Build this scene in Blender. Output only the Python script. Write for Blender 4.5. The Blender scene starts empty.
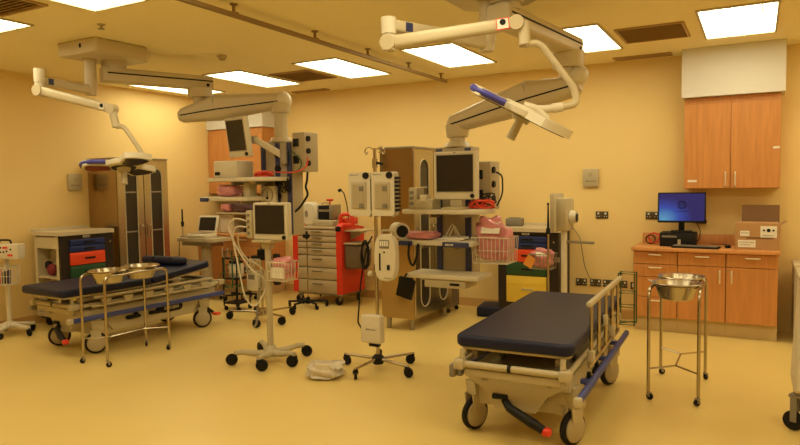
import bpy, bmesh, math, random
from mathutils import Vector, Matrix
random.seed(7)
SC = bpy.context.scene
COL = SC.collection
PI = math.pi
V = Vector

# ------------------------------------------------------------------ materials
MATS = {}
def mat(name, col, rough=0.5, metal=0.0, vary=0.06, scale=18.0, stretch=(1, 1, 1), emit=0.0, coat=0.0, bump=0.0, trans=0.0, alpha=1.0):
    if name in MATS:
        return MATS[name]
    m = bpy.data.materials.new(name); m.use_nodes = True
    nt = m.node_tree; bs = nt.nodes['Principled BSDF']
    tc = nt.nodes.new('ShaderNodeTexCoord'); mp = nt.nodes.new('ShaderNodeMapping')
    mp.inputs['Scale'].default_value = stretch
    nz = nt.nodes.new('ShaderNodeTexNoise'); nz.inputs['Scale'].default_value = scale; nz.inputs['Detail'].default_value = 4
    nt.links.new(tc.outputs['Object'], mp.inputs['Vector']); nt.links.new(mp.outputs['Vector'], nz.inputs['Vector'])
    mx = nt.nodes.new('ShaderNodeMix'); mx.data_type = 'RGBA'
    c = tuple(col[:3])
    mx.inputs[6].default_value = (*[v * (1 - vary) for v in c], 1)
    mx.inputs[7].default_value = (*[min(1, v * (1 + vary)) for v in c], 1)
    nt.links.new(nz.outputs['Fac'], mx.inputs[0])
    nt.links.new(mx.outputs[2], bs.inputs['Base Color'])
    bs.inputs['Roughness'].default_value = rough
    bs.inputs['Metallic'].default_value = metal
    if coat: bs.inputs['Coat Weight'].default_value = coat; bs.inputs['Coat Roughness'].default_value = .15
    if trans: bs.inputs['Transmission Weight'].default_value = trans
    if alpha < 1: bs.inputs['Alpha'].default_value = alpha
    if emit:
        nt.links.new(mx.outputs[2], bs.inputs['Emission Color']); bs.inputs['Emission Strength'].default_value = emit
    if bump:
        bp = nt.nodes.new('ShaderNodeBump'); bp.inputs['Strength'].default_value = bump
        nt.links.new(nz.outputs['Fac'], bp.inputs['Height']); nt.links.new(bp.outputs['Normal'], bs.inputs['Normal'])
    if max(c) < .06: bs.inputs['Specular IOR Level'].default_value = .28
    MATS[name] = m
    return m

def wood(name, c1, c2, rough=.42):
    m = bpy.data.materials.new(name); m.use_nodes = True
    nt = m.node_tree; bs = nt.nodes['Principled BSDF']
    tc = nt.nodes.new('ShaderNodeTexCoord'); mp = nt.nodes.new('ShaderNodeMapping'); mp.inputs['Scale'].default_value = (22, 22, 1.3)
    nz = nt.nodes.new('ShaderNodeTexNoise'); nz.inputs['Scale'].default_value = 1.6; nz.inputs['Detail'].default_value = 6; nz.inputs['Roughness'].default_value = .6
    cr = nt.nodes.new('ShaderNodeValToRGB')
    cr.color_ramp.elements[0].position = .35; cr.color_ramp.elements[0].color = (*c1, 1)
    cr.color_ramp.elements[1].position = .7; cr.color_ramp.elements[1].color = (*c2, 1)
    nt.links.new(tc.outputs['Object'], mp.inputs['Vector']); nt.links.new(mp.outputs['Vector'], nz.inputs['Vector'])
    nt.links.new(nz.outputs['Fac'], cr.inputs['Fac']); nt.links.new(cr.outputs['Color'], bs.inputs['Base Color'])
    bs.inputs['Roughness'].default_value = rough
    MATS[name] = m
    return m

M_WALL = mat('wall_paint', (.85, .635, .275), .62, vary=.02, scale=3, bump=.01)
M_CEIL = mat('ceiling_paint', (.94, .83, .52), .8, vary=.02, scale=5)
M_FLOOR = mat('vinyl_floor', (.75, .565, .200), .34, vary=.05, scale=2.2)
M_SKIRT = mat('vinyl_skirting', (.62, .38, .14), .5)
M_WHITE = mat('white_plastic', (.68, .615, .48), .42, vary=.03)
M_CREAM = mat('cream_plastic', (.50, .425, .275), .45, vary=.04)
M_PEND = mat('pendant_enamel', (.57, .485, .325), .38, vary=.03, scale=6)
M_BEIGE = mat('beige_plastic', (.44, .36, .23), .5)
M_GREY = mat('grey_plastic', (.22, .19, .15), .5)
M_GREYM = mat('grey_metal', (.34, .30, .24), .38, .6)
M_STEEL = mat('brushed_steel', (.52, .47, .38), .26, 1.0, vary=.08, scale=8, stretch=(1, 1, 12))
M_MIRROR = mat('polished_steel', (.44, .33, .20), .16, 1.0, vary=.05, scale=6)
M_CHROME = mat('chrome', (.50, .44, .35), .2, 1.0, vary=.02)
M_BLACK = mat('black_plastic', (.0065, .006, .0065), .55)
M_RUBBER = mat('black_rubber', (.012, .010, .009), .7)
M_DARK = mat('dark_brown_panel', (.030, .021, .016), .5)
M_SCREEN = mat('dark_screen', (.032, .025, .018), .25)
M_NAVYV = mat('navy_vinyl', (.010, .012, .042), .46, vary=.12, scale=3, bump=.03)
M_NAVY = mat('navy_paint', (.030, .036, .13), .42)
M_BLUE = mat('blue_drawer', (.012, .030, .17), .4)
M_PURPLE = mat('violet_blue_plastic', (.055, .052, .36), .4)
M_BUMP = mat('blue_bumper', (.05, .065, .27), .5)
M_REDO = mat('orange_red_drawer', (.85, .075, .022), .4)
M_RED = mat('red_plastic', (.70, .040, .018), .38)
M_GREEN = mat('green_drawer', (.02, .085, .035), .4)
M_YELL = mat('yellow_drawer', (.84, .60, .075), .4)
M_GREENW = mat('green_wire', (.03, .09, .035), .4)
M_WOOD = wood('beech_laminate', (.52, .215, .060), (.64, .28, .085))
M_WOODT = wood('counter_laminate', (.58, .25, .085), (.68, .32, .11))
M_PINK = mat('pink_plastic_film', (.66, .25, .27), .28, vary=.35, scale=14)
M_PAPER = mat('paper', (.80, .76, .68), .7)
M_CARD = mat('cardboard', (.45, .25, .105), .75, vary=.08)
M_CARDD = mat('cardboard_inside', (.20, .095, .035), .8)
M_VENT = mat('vent_metal', (.44, .29, .12), .6)
M_SLOT = mat('slot_metal', (.45, .33, .18), .6)
M_CABLE = mat('red_cable', (.78, .07, .03), .45)
M_SOCKET = mat('brass_socket_plate', (.10, .075, .04), .4, .5)
M_HANDLE = mat('satin_handle', (.78, .70, .56), .35, .55)
M_GLASS = mat('cabinet_glass', (.045, .035, .024), .08, vary=.3, scale=2)
M_BAG = mat('clear_bag_film', (.62, .55, .44), .25, vary=.3, scale=20)
M_SOFFIT = mat('soffit_paint', (.72, .695, .66), .7, vary=.015)
M_GREYLID = mat('grey_cart_top', (.60, .51, .36), .45)
M_TAN = mat('taupe_drawer', (.50, .39, .25), .4)
M_BIN = mat('brown_grey_bin', (.16, .115, .075), .45)
M_INSIDE = mat('cart_inside', (.58, .49, .32), .6)

def m_light(name, col, strength):
    m = bpy.data.materials.new(name); m.use_nodes = True
    nt = m.node_tree; nt.nodes.clear()
    out = nt.nodes.new('ShaderNodeOutputMaterial'); em = nt.nodes.new('ShaderNodeEmission')
    tc = nt.nodes.new('ShaderNodeTexCoord'); mp = nt.nodes.new('ShaderNodeMapping'); mp.inputs['Scale'].default_value = (26, 1.2, 1)
    nz = nt.nodes.new('ShaderNodeTexNoise'); nz.inputs['Scale'].default_value = 1.0
    cr = nt.nodes.new('ShaderNodeValToRGB')
    cr.color_ramp.elements[0].position = .33; cr.color_ramp.elements[0].color = (*[c * .14 for c in col], 1)
    cr.color_ramp.elements[1].position = .46; cr.color_ramp.elements[1].color = (*col, 1)
    nt.links.new(tc.outputs['Object'], mp.inputs['Vector']); nt.links.new(mp.outputs['Vector'], nz.inputs['Vector'])
    nt.links.new(nz.outputs['Fac'], cr.inputs['Fac']); nt.links.new(cr.outputs['Color'], em.inputs['Color'])
    em.inputs['Strength'].default_value = strength
    nt.links.new(em.outputs[0], out.inputs[0])
    return m
LAMP = (1.0, .89, .55)
LAMP_E = 7.0
EXPOSURE = .18
M_LAMP = m_light('lit_diffuser', LAMP, LAMP_E)

# ------------------------------------------------------------------ mesh builder
class MB:
    def __init__(s):
        s.bm = bmesh.new(); s.mi = 0
    def _fin(s, n0):
        s.bm.faces.ensure_lookup_table()
        for f in s.bm.faces[n0:]:
            f.material_index = s.mi; f.smooth = True
    def slot(s, i): s.mi = i; return s
    def box(s, c, d, rz=0, bev=0, seg=2, rot=None):
        bm = s.bm; n0 = len(bm.faces)
        mtx = Matrix.Translation(c) @ (rot.to_4x4() if rot else Matrix.Rotation(rz, 4, 'Z')) @ Matrix.Diagonal((*d, 1))
        if bev:
            t = bmesh.new(); bmesh.ops.create_cube(t, size=1, matrix=Matrix.Diagonal((*d, 1)))
            bmesh.ops.bevel(t, geom=t.edges[:], offset=min(bev, min(d) * .49), segments=seg, profile=.5, affect='EDGES')
            m2 = Matrix.Translation(c) @ (rot.to_4x4() if rot else Matrix.Rotation(rz, 4, 'Z'))
            s._merge(t, m2); t.free()
        else:
            bmesh.ops.create_cube(bm, size=1, matrix=mtx)
        s._fin(n0); return s
    def _merge(s, t, mtx):
        t.verts.ensure_lookup_table()
        mp = {v: s.bm.verts.new(mtx @ v.co) for v in t.verts}
        for f in t.faces:
            try: s.bm.faces.new([mp[v] for v in f.verts])
            except ValueError: pass
    def cyl(s, p0, p1, r, r2=None, seg=16, cap=True):
        p0 = V(p0); p1 = V(p1); d = p1 - p0; n0 = len(s.bm.faces)
        q = d.to_track_quat('Z', 'Y').to_matrix().to_4x4()
        bmesh.ops.create_cone(s.bm, cap_ends=cap, segments=seg, radius1=r, radius2=r if r2 is None else r2, depth=d.length,
                              matrix=Matrix.Translation((p0 + p1) / 2) @ q)
        s._fin(n0); return s
    def tube(s, pts, r, seg=8, round_=0, sub=4, closed=False):
        pts = [V(p) for p in pts]
        if round_:
            out = [pts[0]]
            for a, b, c in zip(pts, pts[1:], pts[2:]):
                u = (a - b); w = (c - b); k = min(round_, u.length * .49, w.length * .49)
                pa = b + u.normalized() * k; pb = b + w.normalized() * k
                for i in range(sub + 1):
                    t = i / sub
                    out.append(pa * (1 - t) ** 2 + b * 2 * t * (1 - t) + pb * t * t)
            out.append(pts[-1]); pts = out
        n0 = len(s.bm.faces); bm = s.bm; rings = []
        t0 = (pts[1] - pts[0]).normalized()
        up = V((0, 0, 1)) if abs(t0.z) < .9 else V((1, 0, 0))
        nrm = t0.cross(up).normalized()
        for i, p in enumerate(pts):
            if closed: t = (pts[(i + 1) % len(pts)] - pts[i - 1]).normalized()
            elif i == 0: t = t0
            elif i == len(pts) - 1: t = (pts[-1] - pts[-2]).normalized()
            else: t = ((pts[i + 1] - p).normalized() + (p - pts[i - 1]).normalized()).normalized()
            nrm = (nrm - t * nrm.dot(t)).normalized(); bn = t.cross(nrm)
            rr = r[i] if isinstance(r, (list, tuple)) else r
            rings.append([bm.verts.new(p + (nrm * math.cos(2 * PI * k / seg) + bn * math.sin(2 * PI * k / seg)) * rr) for k in range(seg)])
        pairs = list(zip(rings, rings[1:]))
        if closed: pairs.append((rings[-1], rings[0]))
        for a, b in pairs:
            for k in range(seg): bm.faces.new((a[k], a[(k + 1) % seg], b[(k + 1) % seg], b[k]))
        if not closed:
            bm.faces.new(rings[0][::-1]); bm.faces.new(rings[-1])
        s._fin(n0); return s
    def lathe(s, prof, c=(0, 0, 0), seg=28, q=None):
        n0 = len(s.bm.faces); bm = s.bm; rings = []
        for r, z in prof:
            if r < 1e-6: rings.append([bm.verts.new((q @ V((0, 0, z)) if q else V((0, 0, z))) + V(c))])
            else:
                ring = []
                for k in range(seg):
                    p = V((r * math.cos(2 * PI * k / seg), r * math.sin(2 * PI * k / seg), z))
                    ring.append(bm.verts.new((q @ p if q else p) + V(c)))
                rings.append(ring)
        for a, b in zip(rings, rings[1:]):
            for k in range(seg):
                k2 = (k + 1) % seg
                if len(a) == 1 and len(b) == 1: continue
                if len(a) == 1: bm.faces.new((a[0], b[k2], b[k]))
                elif len(b) == 1: bm.faces.new((a[k], a[k2], b[0]))
                else: bm.faces.new((a[k], a[k2], b[k2], b[k]))
        s._fin(n0); return s
    def prism(s, poly, lo, hi, axis='Z', mtx=None, taper=1.0):
        # extrude a 2D polygon along an axis: Z -> (x,y), Y -> (x,z), X -> (y,z)
        n0 = len(s.bm.faces); bm = s.bm
        cx = sum(p[0] for p in poly) / len(poly); cy = sum(p[1] for p in poly) / len(poly)
        def P(p, h, k=1.0):
            a, b = cx + (p[0] - cx) * k, cy + (p[1] - cy) * k
            v = V((a, b, h)) if axis == 'Z' else V((a, h, b)) if axis == 'Y' else V((h, a, b))
            return mtx @ v if mtx else v
        A = [bm.verts.new(P(p, lo)) for p in poly]; B = [bm.verts.new(P(p, hi, taper)) for p in poly]
        bm.faces.new(A[::-1]); bm.faces.new(B)
        for i in range(len(poly)):
            j = (i + 1) % len(poly); bm.faces.new((A[i], A[j], B[j], B[i]))
        s._fin(n0); return s
    def ball(s, c, r, sc=(1, 1, 1), seg=16, q=None):
        n0 = len(s.bm.faces)
        m = Matrix.Translation(c) @ (q.to_4x4() if q else Matrix()) @ Matrix.Diagonal((*[r * k for k in sc], 1))
        bmesh.ops.create_uvsphere(s.bm, u_segments=seg, v_segments=max(6, seg // 2), radius=1, matrix=m)
        s._fin(n0); return s
    def build(s, name, m, parent=None, loc=None, sharp=38):
        bmesh.ops.recalc_face_normals(s.bm, faces=s.bm.faces[:])
        me = bpy.data.meshes.new(name); s.bm.to_mesh(me); s.bm.free()
        for x in (m if isinstance(m, (list, tuple)) else [m]): me.materials.append(x)
        me.set_sharp_from_angle(angle=math.radians(sharp))
        o = bpy.data.objects.new(name, me); COL.objects.link(o)
        if parent: o.parent = parent
        if loc is not None: o.location = loc
        return o

def build_each(mb, name, m, parent):
    """one object for every separate piece of the mesh"""
    bm = mb.bm; seen = set(); out = []
    bm.verts.ensure_lookup_table()
    for v0 in bm.verts:
        if v0 in seen: continue
        st = [v0]; isl = []; seen.add(v0)
        while st:
            v = st.pop(); isl.append(v)
            for e in v.link_edges:
                w = e.other_vert(v)
                if w not in seen: seen.add(w); st.append(w)
        n = MB(); mp = {v: n.bm.verts.new(v.co) for v in isl}; S = set(isl)
        fs = {f for v in isl for f in v.link_faces}
        for f in sorted(fs, key=lambda f: f.index): n.bm.faces.new([mp[v] for v in f.verts])
        n._fin(0); out.append(n.build(name, m, parent))
    bm.free(); return out
def rrect(w, h, r, n=5, cx=0, cy=0):
    pts = []
    for sx, sy, a0 in ((1, 1, 0), (-1, 1, 90), (-1, -1, 180), (1, -1, 270)):
        for i in range(n + 1):
            a = math.radians(a0 + 90 * i / n)
            pts.append((cx + sx * (w / 2 - r) + r * math.cos(a), cy + sy * (h / 2 - r) + r * math.sin(a)))
    return pts

def tag(o, label, cat, group=None):
    o['label'] = label; o['category'] = cat
    if group: o['group'] = group
    return o
def thing(name, label, cat, loc=(0, 0, 0), rz=0, group=None):
    o = bpy.data.objects.new(name, None); o.empty_display_size = .1; COL.objects.link(o)
    o.location = loc; o.rotation_euler = (0, 0, rz)
    return tag(o, label, cat, group)
def struct(o): o['kind'] = 'structure'; return o
def copy_tree(o, parent=None):
    c = o.copy(); COL.objects.link(c)
    if parent: c.parent = parent
    for ch in list(o.children): copy_tree(ch, c)
    return c
def castor(par, x, y, r=.05, h=.1, a=0, m=None, wheelw=.024, name='castor'):
    """swivel castor: fork with a wheel below, contact at z = 0"""
    f = MB(); dx, dy = math.sin(a), math.cos(a)
    ox, oy = dx * r * .45, dy * r * .45
    f.cyl((0, 0, h), (0, 0, h - .02), r * .42, seg=12)
    rz = -a
    f.box((ox * .5, oy * .5, h - .018 - r * .22), (wheelw * 1.9, r * 1.2, r * .30), rz=rz, bev=.004)
    nx, ny = math.cos(a), -math.sin(a)
    for k in (-1, 1):
        f.box((ox * .8 + nx * k * wheelw * .8, oy * .8 + ny * k * wheelw * .8, (h - .02 + r) / 2), (.005, r * .6, max(.01, h - .02 - r * .9)), rz=rz)
    fo = f.build(name, m or M_BLACK, par, (x, y, 0))
    w = MB()
    q = V((nx, ny, 0)).to_track_quat('Z', 'Y').to_matrix()
    w.lathe([(0, -wheelw * .35), (r * .6, -wheelw * .4), (r * .78, -wheelw * .5), (r * .95, -wheelw * .42), (r, 0), (r * .95, wheelw * .42), (r * .78, wheelw * .5), (r * .6, wheelw * .4), (0, wheelw * .35)],
            (ox, oy, r), 20, q)
    w.build('wheel', M_RUBBER, fo)
    return fo
def glyphs(mb, x0, x1, z, h, y, axis='Y', n=6, seedv=1, t=.0015):
    """small raised strokes standing for print too small to read"""
    rnd = random.Random(seedv); w = (x1 - x0) / n
    for i in range(n):
        ww = w * rnd.uniform(.45, .85)
        c = x0 + w * (i + .5)
        hh = h * rnd.uniform(.7, 1)
        mb.box((c, y, z), (ww, t, hh)) if axis == 'Y' else mb.box((y, c, z), (t, ww, hh))

# ------------------------------------------------------------------ room
WX, WY, CZ = -7.8, 8.05, 3.06
EX, FY = 3.4, -3.4
def slab(name, c, d, m):
    return struct(MB().box(c, d).build(name, m))
slab('floor', ((WX + EX) / 2, (WY + FY) / 2, -.05), (EX - WX + .4, WY - FY + .4, .1), M_FLOOR)
slab('ceiling', ((WX + EX) / 2, (WY + FY) / 2, CZ + .10), (EX - WX + .4, WY - FY + .4, .2), M_CEIL)
slab('wall_left', (WX - .1, (WY + FY) / 2, CZ / 2), (.2, WY - FY + .4, CZ), M_WALL)
slab('wall_back', ((WX + EX) / 2, WY + .1, CZ / 2), (EX - WX, .2, CZ), M_WALL)
slab('wall_right', (EX + .1, (WY + FY) / 2, CZ / 2), (.2, WY - FY + .4, CZ), M_WALL)
slab('wall_front', ((WX + EX) / 2, FY - .1, CZ / 2), (EX - WX, .2, CZ), M_WALL)
slab('baseboard_left', (WX + .006, (7.4 + FY) / 2, .055), (.012, 7.4 - FY, .11), M_SKIRT)
slab('baseboard_back', ((-6.5 - 1.25) / 2, WY - .006, .055), (5.25, .012, .11), M_SKIRT)
slab('baseboard_right', (EX - .006, (WY + FY) / 2, .055), (.012, WY - FY - .04, .11), M_SKIRT)
# boxed-in soffits above the wall cupboards
struct(MB().box((-.245, 7.865, 2.80), (.97, .37, .52)).build('trim_1', M_SOFFIT))
struct(MB().box((-7.215, 7.885, 2.815), (1.17, .33, .49)).build('trim_2', M_SOFFIT))

# ceiling lights
def light_panel(x, y, label, grp='recessed ceiling light panels'):
    t = thing('ceiling_light', label, 'ceiling light', (x, y, CZ), 0, grp)
    f = MB()
    for sx in (-1, 1): f.box((sx * .300, 0, -.006), (.018, 1.24, .016))
    for sy in (-1, 1): f.box((0, sy * .611, -.006), (.582, .018, .016))
    f.build('frame', M_CREAM, t)
    MB().box((0, 0, -.002), (.582, 1.204, .004)).build('diffuser', M_LAMP, t)
    return t
rowlab = ['lit ceiling panel partly hidden behind the arm joint of the turned-monitor boom',
          'lit ceiling panel seen just above the turned-monitor boom arm and elbow',
          'lit ceiling panel between the square brown vent and the ceiling rail',
          'lit ceiling panel framed under the two arms of the edge-on surgical light',
          'lit ceiling panel beside the end of the big-monitor boom\'s upper arm',
          'lit ceiling panel above the white soffit of the wall cupboard with two paper tags']
for i, x in enumerate((-7.21, -5.80, -4.39, -2.98, -1.57, -.165)):
    light_panel(x, 6.62, rowlab[i])
light_panel(-5.74, 2.81, 'lit ceiling panel cut off by the picture edge, beside a brown vent')
light_panel(-4.30, 2.80, 'lit ceiling panel cut off by the top edge, above the red-lensed light\'s mount')
def room_lamp(x, y):
    d = bpy.data.lights.new('ceiling_lamp', 'AREA'); d.shape = 'RECTANGLE'; d.size = .58; d.size_y = 1.2
    d.color = LAMP; d.energy = LAMP_E * .58 * 1.2 * PI * .93
    o = bpy.data.objects.new('ceiling_lamp', d); COL.objects.link(o); o.location = (x, y, CZ - .012)
for x in (-7.2, -2.95, -1.55, -.165, 1.25, 2.6): room_lamp(x, 2.8)
for x in (1.25, 2.6): room_lamp(x, 6.62)
for x in (-4.3, -.165): room_lamp(x, -1.2)

# vents
def vent(x, y, sx, sy, label, n=9):
    t = thing('ceiling_vent', label, 'ceiling vent', (x, y, CZ), 0, 'ceiling air vents')
    f = MB()
    for k in (-1, 1):
        f.box((k * (sx / 2 - .012), 0, -.007), (.024, sy, .018)); f.box((0, k * (sy / 2 - .012), -.007), (sx - .048, .024, .018))
    f.build('frame', M_VENT, t)
    MB().box((0, 0, .001), (sx - .05, sy - .05, .006)).build('backing', M_VENT, t)
    g = MB(); st = (sy - .06) / n
    R = Matrix.Rotation(math.radians(35), 3, 'X')
    for i in range(n): g.box((0, -sy / 2 + .03 + st * (i + .5), -.010), (sx - .055, st * .75, .004), rot=R)
    g.build('louvre', M_VENT, t)
vent(-.89, 6.66, .60, .66, 'brown louvred square ceiling vent between two lit panels, near the wall cupboard with paper tags', 12)
vent(-5.10, 6.75, .60, .64, 'brown louvred square ceiling vent between two lit panels above the turned-monitor boom elbow', 12)
vent(-5.05, 2.82, .60, .60, 'brown louvred square ceiling vent cut off by the top corner of the picture', 12)
vent(-1.16, 7.84, .62, .17, 'narrow slot air diffuser on the ceiling edge near the white soffit', 4)
vent(-5.82, 7.87, .62, .13, 'narrow slot air diffuser on the ceiling edge behind the turned-monitor boom elbow', 4)

# ceiling rail with hangers
t = thing('ceiling_rail', 'brown hanging rail running under the ceiling towards the back wall', 'ceiling rail', (-3.56, 5.0, CZ))
M_RAIL = mat('bronze_rail', (.30, .20, .09), .45, .3)
MB().box((0, -.05, -.085), (.045, 5.6, .035), bev=.008).build('rail', M_RAIL, t)
for y in (-2.35, -1.15, -.1, .82, 1.72, 2.6):
    h = MB(); h.cyl((0, y, 0), (0, y, -.07), .014, seg=10); h.cyl((0, y, 0), (0, y, -.008), .032, seg=12); h.box((0, y, -.07), (.06, .05, .012))
    h.build('hanger', M_RAIL, t)
# smoke detector and sprinklers
t = thing('smoke_detector', 'small round smoke detector on the ceiling above the turned-monitor boom', 'smoke detector', (-5.05, 5.26, CZ))
MB().lathe([(0, 0), (.052, 0), (.052, -.018), (.04, -.028), (0, -.028)]).build('base', M_CREAM, t)
MB().lathe([(.034, -.024), (.034, -.042), (.02, -.052), (0, -.053)]).build('sensor', M_BEIGE, t)
for p, l in (((-2.1, 6.42), 'small pendent sprinkler head on the ceiling beside the drop tube of the edge-on surgical light'), ((-4.95, 3.72), 'small sprinkler plate on the ceiling near the ceiling mount above the rail-down stretcher')):
    t = thing('sprinkler', l, 'sprinkler', (*p, CZ))
    MB().lathe([(0, 0), (.035, 0), (.03, -.008), (.01, -.012), (.01, -.035), (0, -.035)], seg=16).build('rosette', M_BEIGE, t)
    MB().cyl((0, 0, -.036), (0, 0, -.042), .028, seg=12).build('deflector', M_GREYM, t)
# ------------------------------------------------------------------ stretchers
def gurney(loc, rz, label, rail_up, sh=0):
    t = thing('hospital_stretcher', label, 'stretcher', loc, rz)
    # mattress
    def pad(poly, nm, mtx=None):
        m = MB(); m.prism(poly, .611, .688, 'Z', mtx); mo = m.build(nm, M_NAVYV, t)
        b = mo.modifiers.new('soft', 'BEVEL'); b.width = .022; b.segments = 3; b.limit_method = 'ANGLE'; b.angle_limit = math.radians(50)
    if not sh: pad(rrect(.755, 1.86, .07, 5), 'mattress')
    else:                                   # head section cranked up a little
        y0 = sh - .92; yh = sh + .10
        pad(rrect(.755, yh - y0, .06, 5, 0, (y0 + yh) / 2), 'mattress')
        T = Matrix.Translation((0, yh, .618)) @ Matrix.Rotation(math.radians(7), 4, 'X') @ Matrix.Translation((0, -yh, -.618))
        pad(rrect(.755, .80, .06, 5, 0, yh + .405), 'head_mattress', T)
        bk = MB(); bk.prism(rrect(.70, .76, .05, 4, 0, yh + .40), .594, .610, 'Z', T); bk.build('backrest_deck', M_CREAM, t)
    MB().prism(rrect(.70, 1.80 if not sh else 1.0, .05, 4, 0, sh if not sh else sh - .40), .594, .610).build('mattress_deck', M_CREAM, t)
    f = MB()
    for y in (-.70, -.2, .3, .72):
        f.box((0, y, .575), (.56, .05, .04), bev=.006)
    for x in (-.27, .27): f.box((x, 0, .55), (.04, 1.7, .05), bev=.008)
    f.build('deck_support', M_GREYM, t)
    # outer frame of cream tubes with corner blocks
    f = MB()
    for x in (-.335, .335): f.tube([(x, -.90, .50), (x, .90, .50)], .020, 10)
    for y in (-.93, .93):
        f.tube([(-.335, y, .505), (.335, y, .505)], .022, 10)
        f.box((0, y * .985, .452), (.62, .035, .05), bev=.01)
    for x in (-.335, .335):
        for y in (-.93, .93): f.box((x, y, .505), (.072, .09, .066), bev=.014)
    f.build('frame', M_CREAM, t)
    c = MB(); c.cyl((-.02, -.93, .505), (.002, -.93, .505), .025, seg=14); c.build('collar', M_BLACK, t)
    s = MB()
    for x in (-.32, .32): s.cyl((x, -.93, .54), (x, -.93, .60), .019, .015, 12)
    build_each(s, 'socket_peg', M_CREAM, t)
    b = MB(); b.box((-.385, -.92, .455), (.045, .075, .085), bev=.015); b.build('corner_hook', M_GREY, t)
    # moulded skirt body
    sk = MB()
    sk.prism([(-.30, -.72), (.30, -.72), (.30, .72), (-.30, .72)], .19, .45)
    for sgn in (-1, 1):
        sk.prism([(-.32, .45), (.32, .45), (.32, .40), (.20, .33), (.13, .22), (-.13, .22), (-.20, .33), (-.32, .40)], sgn * .80 - .05, sgn * .80 + .05, 'Y')
        sk.prism([(-.80, .44), (.80, .44), (.80, .36), (.60, .32), (.50, .20), (-.50, .20), (-.60, .32), (-.80, .36)], sgn * .305 - .02, sgn * .305 + .02, 'X')
    sk.build('base_skirt', M_CREAM, t)
    bt = MB()
    for y in (-.63, -.57): bt.cyl((y * .33, -.852, .40), (y * .33, -.86, .40), .014, seg=12)
    bt.cyl((.22, -.852, .41), (.22, -.862, .41), .016, seg=12)
    bt.build('bolt', M_GREYM, t)
    # badge on each long side
    for sgn in (-1, 1):
        bd = MB(); bd.prism(rrect(.30, .095, .047, 6, .22, .315), sgn * .327 - .002, sgn * .327 + .003, 'X')
        bo = bd.build('badge', M_BLACK, t)
        g = MB(); glyphs(g, .12, .32, .315, .038, sgn * .3315, 'X', 7, 5); g.build('lettering', M_CREAM, bo)
    # wheels
    for x in (-.325, .325):
        for y in (-.70, .65):
            T = Matrix.Translation((x, y, 0)) @ Matrix.Rotation(math.radians(-27), 4, 'Z')
            fk = MB(); fk.prism([(-.05, .24), (.05, .24), (.062, .335), (-.062, .335)], -.045, .045, 'X', T @ Matrix.Translation((0, .02, 0)))
            fk.cyl(T @ V((0, .02, .33)), T @ V((0, .02, .37)), .045, seg=16)
            for k in (-1, 1): fk.prism([(-.035, .09), (.04, .09), (.05, .25), (-.055, .25)], k * .04 - .005, k * .04 + .005, 'X', T)
            fo = fk.build('castor', M_CREAM, t)
            w = MB(); q = (T.to_3x3() @ V((1, 0, 0))).to_track_quat('Z', 'Y').to_matrix()
            w.lathe([(.088, -.022), (.10, -.020), (.108, -.012), (.110, 0), (.108, .012), (.10, .020), (.088, .022), (.086, .01), (.086, -.01), (.088, -.022)], (x, y, .11), 28, q)
            w.build('tyre', M_RUBBER, fo)
            d = MB()
            d.lathe([(0, -.047), (.05, -.047), (.085, -.030), (.088, -.014), (.088, .014), (.085, .030), (.05, .047), (0, .047)], (x, y, .11), 24, q)
            d.build('wheel_cover', M_BEIGE, fo)
    # blue bumper strip, right side and left side
    for sgn in (-1, 1):
        bb = MB(); bb.box((sgn * .425, -.05 if sgn > 0 else .05, .385), (.036, 1.90 if sgn > 0 else 1.5, .048), bev=.014)
        for y in (-.6, 0, .5): bb.box((sgn * .385, y, .385), (.06, .04, .025))
        bo = bb.build('bumper_strip', M_BUMP, t)
        e = MB(); e.box((sgn * .425, -1.02 if sgn > 0 else -.72, .385), (.05, .055, .055), bev=.012); e.build('end_cap', M_CREAM if sgn > 0 else M_GREY, bo)
    # side rails
    for sgn in (-1, 1):
        up = rail_up and sgn == 1
        r = MB(); x = sgn * .400
        ys = [-.50, -.24, .03, .30, .56]
        if up:
            tr = MB(); tr.box((x, .06, .872), (.036, 1.28, .034), bev=.012)
            for y in ys:
                r.tube([(x, y, .86), (x, y, .47)], .0125, 8)
            r.box((x, .03, .475), (.022, 1.16, .035), bev=.006)
            ro = r.build('side_rail', M_CHROME, t)
            tr.build('top_bar', M_CREAM, ro)
            k = MB()
            for y in (ys[0], ys[3]): k.box((x, y, .52), (.045, .06, .09), bev=.012)
            k.box((x, .03, .66), (.03, .05, .08), bev=.008)
            build_each(k, 'rail_latch', M_CREAM, ro)
        else:
            r.box((x, 0, .578), (.030, 1.50, .026), bev=.010)
            r.box((x, 0, .492), (.026, 1.56, .024), bev=.009)
            for i in range(6):
                y = -.62 + i * .25
                r.prism([(y - .06, .55), (y + .06, .55), (y + .03, .50), (y - .03, .50)], x - .008, x + .008, 'X')
            r.build('side_rail', M_CREAM, t)
    # brake pedal at the foot end, black bar with a red tip
    p = MB(); p.tube([(-.10, -.80, .285), (-.02, -.90, .25), (.14, -.95, .195), (.21, -.96, .165)], [.022, .028, .032, .026], 10)
    p.box((-.10, -.84, .30), (.10, .07, .03), rz=.2, bev=.008)
    po = p.build('brake_pedal', M_BLACK, t)
    MB().box((.228, -.958, .158), (.06, .06, .05), rz=0, bev=.02, seg=3).build('pedal_tip', M_RED, po)
    p = MB(); p.tube([(-.10, .80, .285), (0, .90, .22), (.20, .92, .12)], .02, 10)
    po = p.build('brake_pedal', M_BLACK, t)
    MB().box((.26, .92, .11), (.09, .07, .03), bev=.01).build('pedal_tip', M_REDO, po)
    for sgn in (-1, 1):
        for y in (-.28, .0):
            p = MB(); p.box((sgn * .345, y, .30), (.05, .16, .035), bev=.012); p.box((sgn * .335, y + .04, .325), (.03, .05, .04), bev=.01); p.build('side_pedal', M_BLACK, t)
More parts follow.
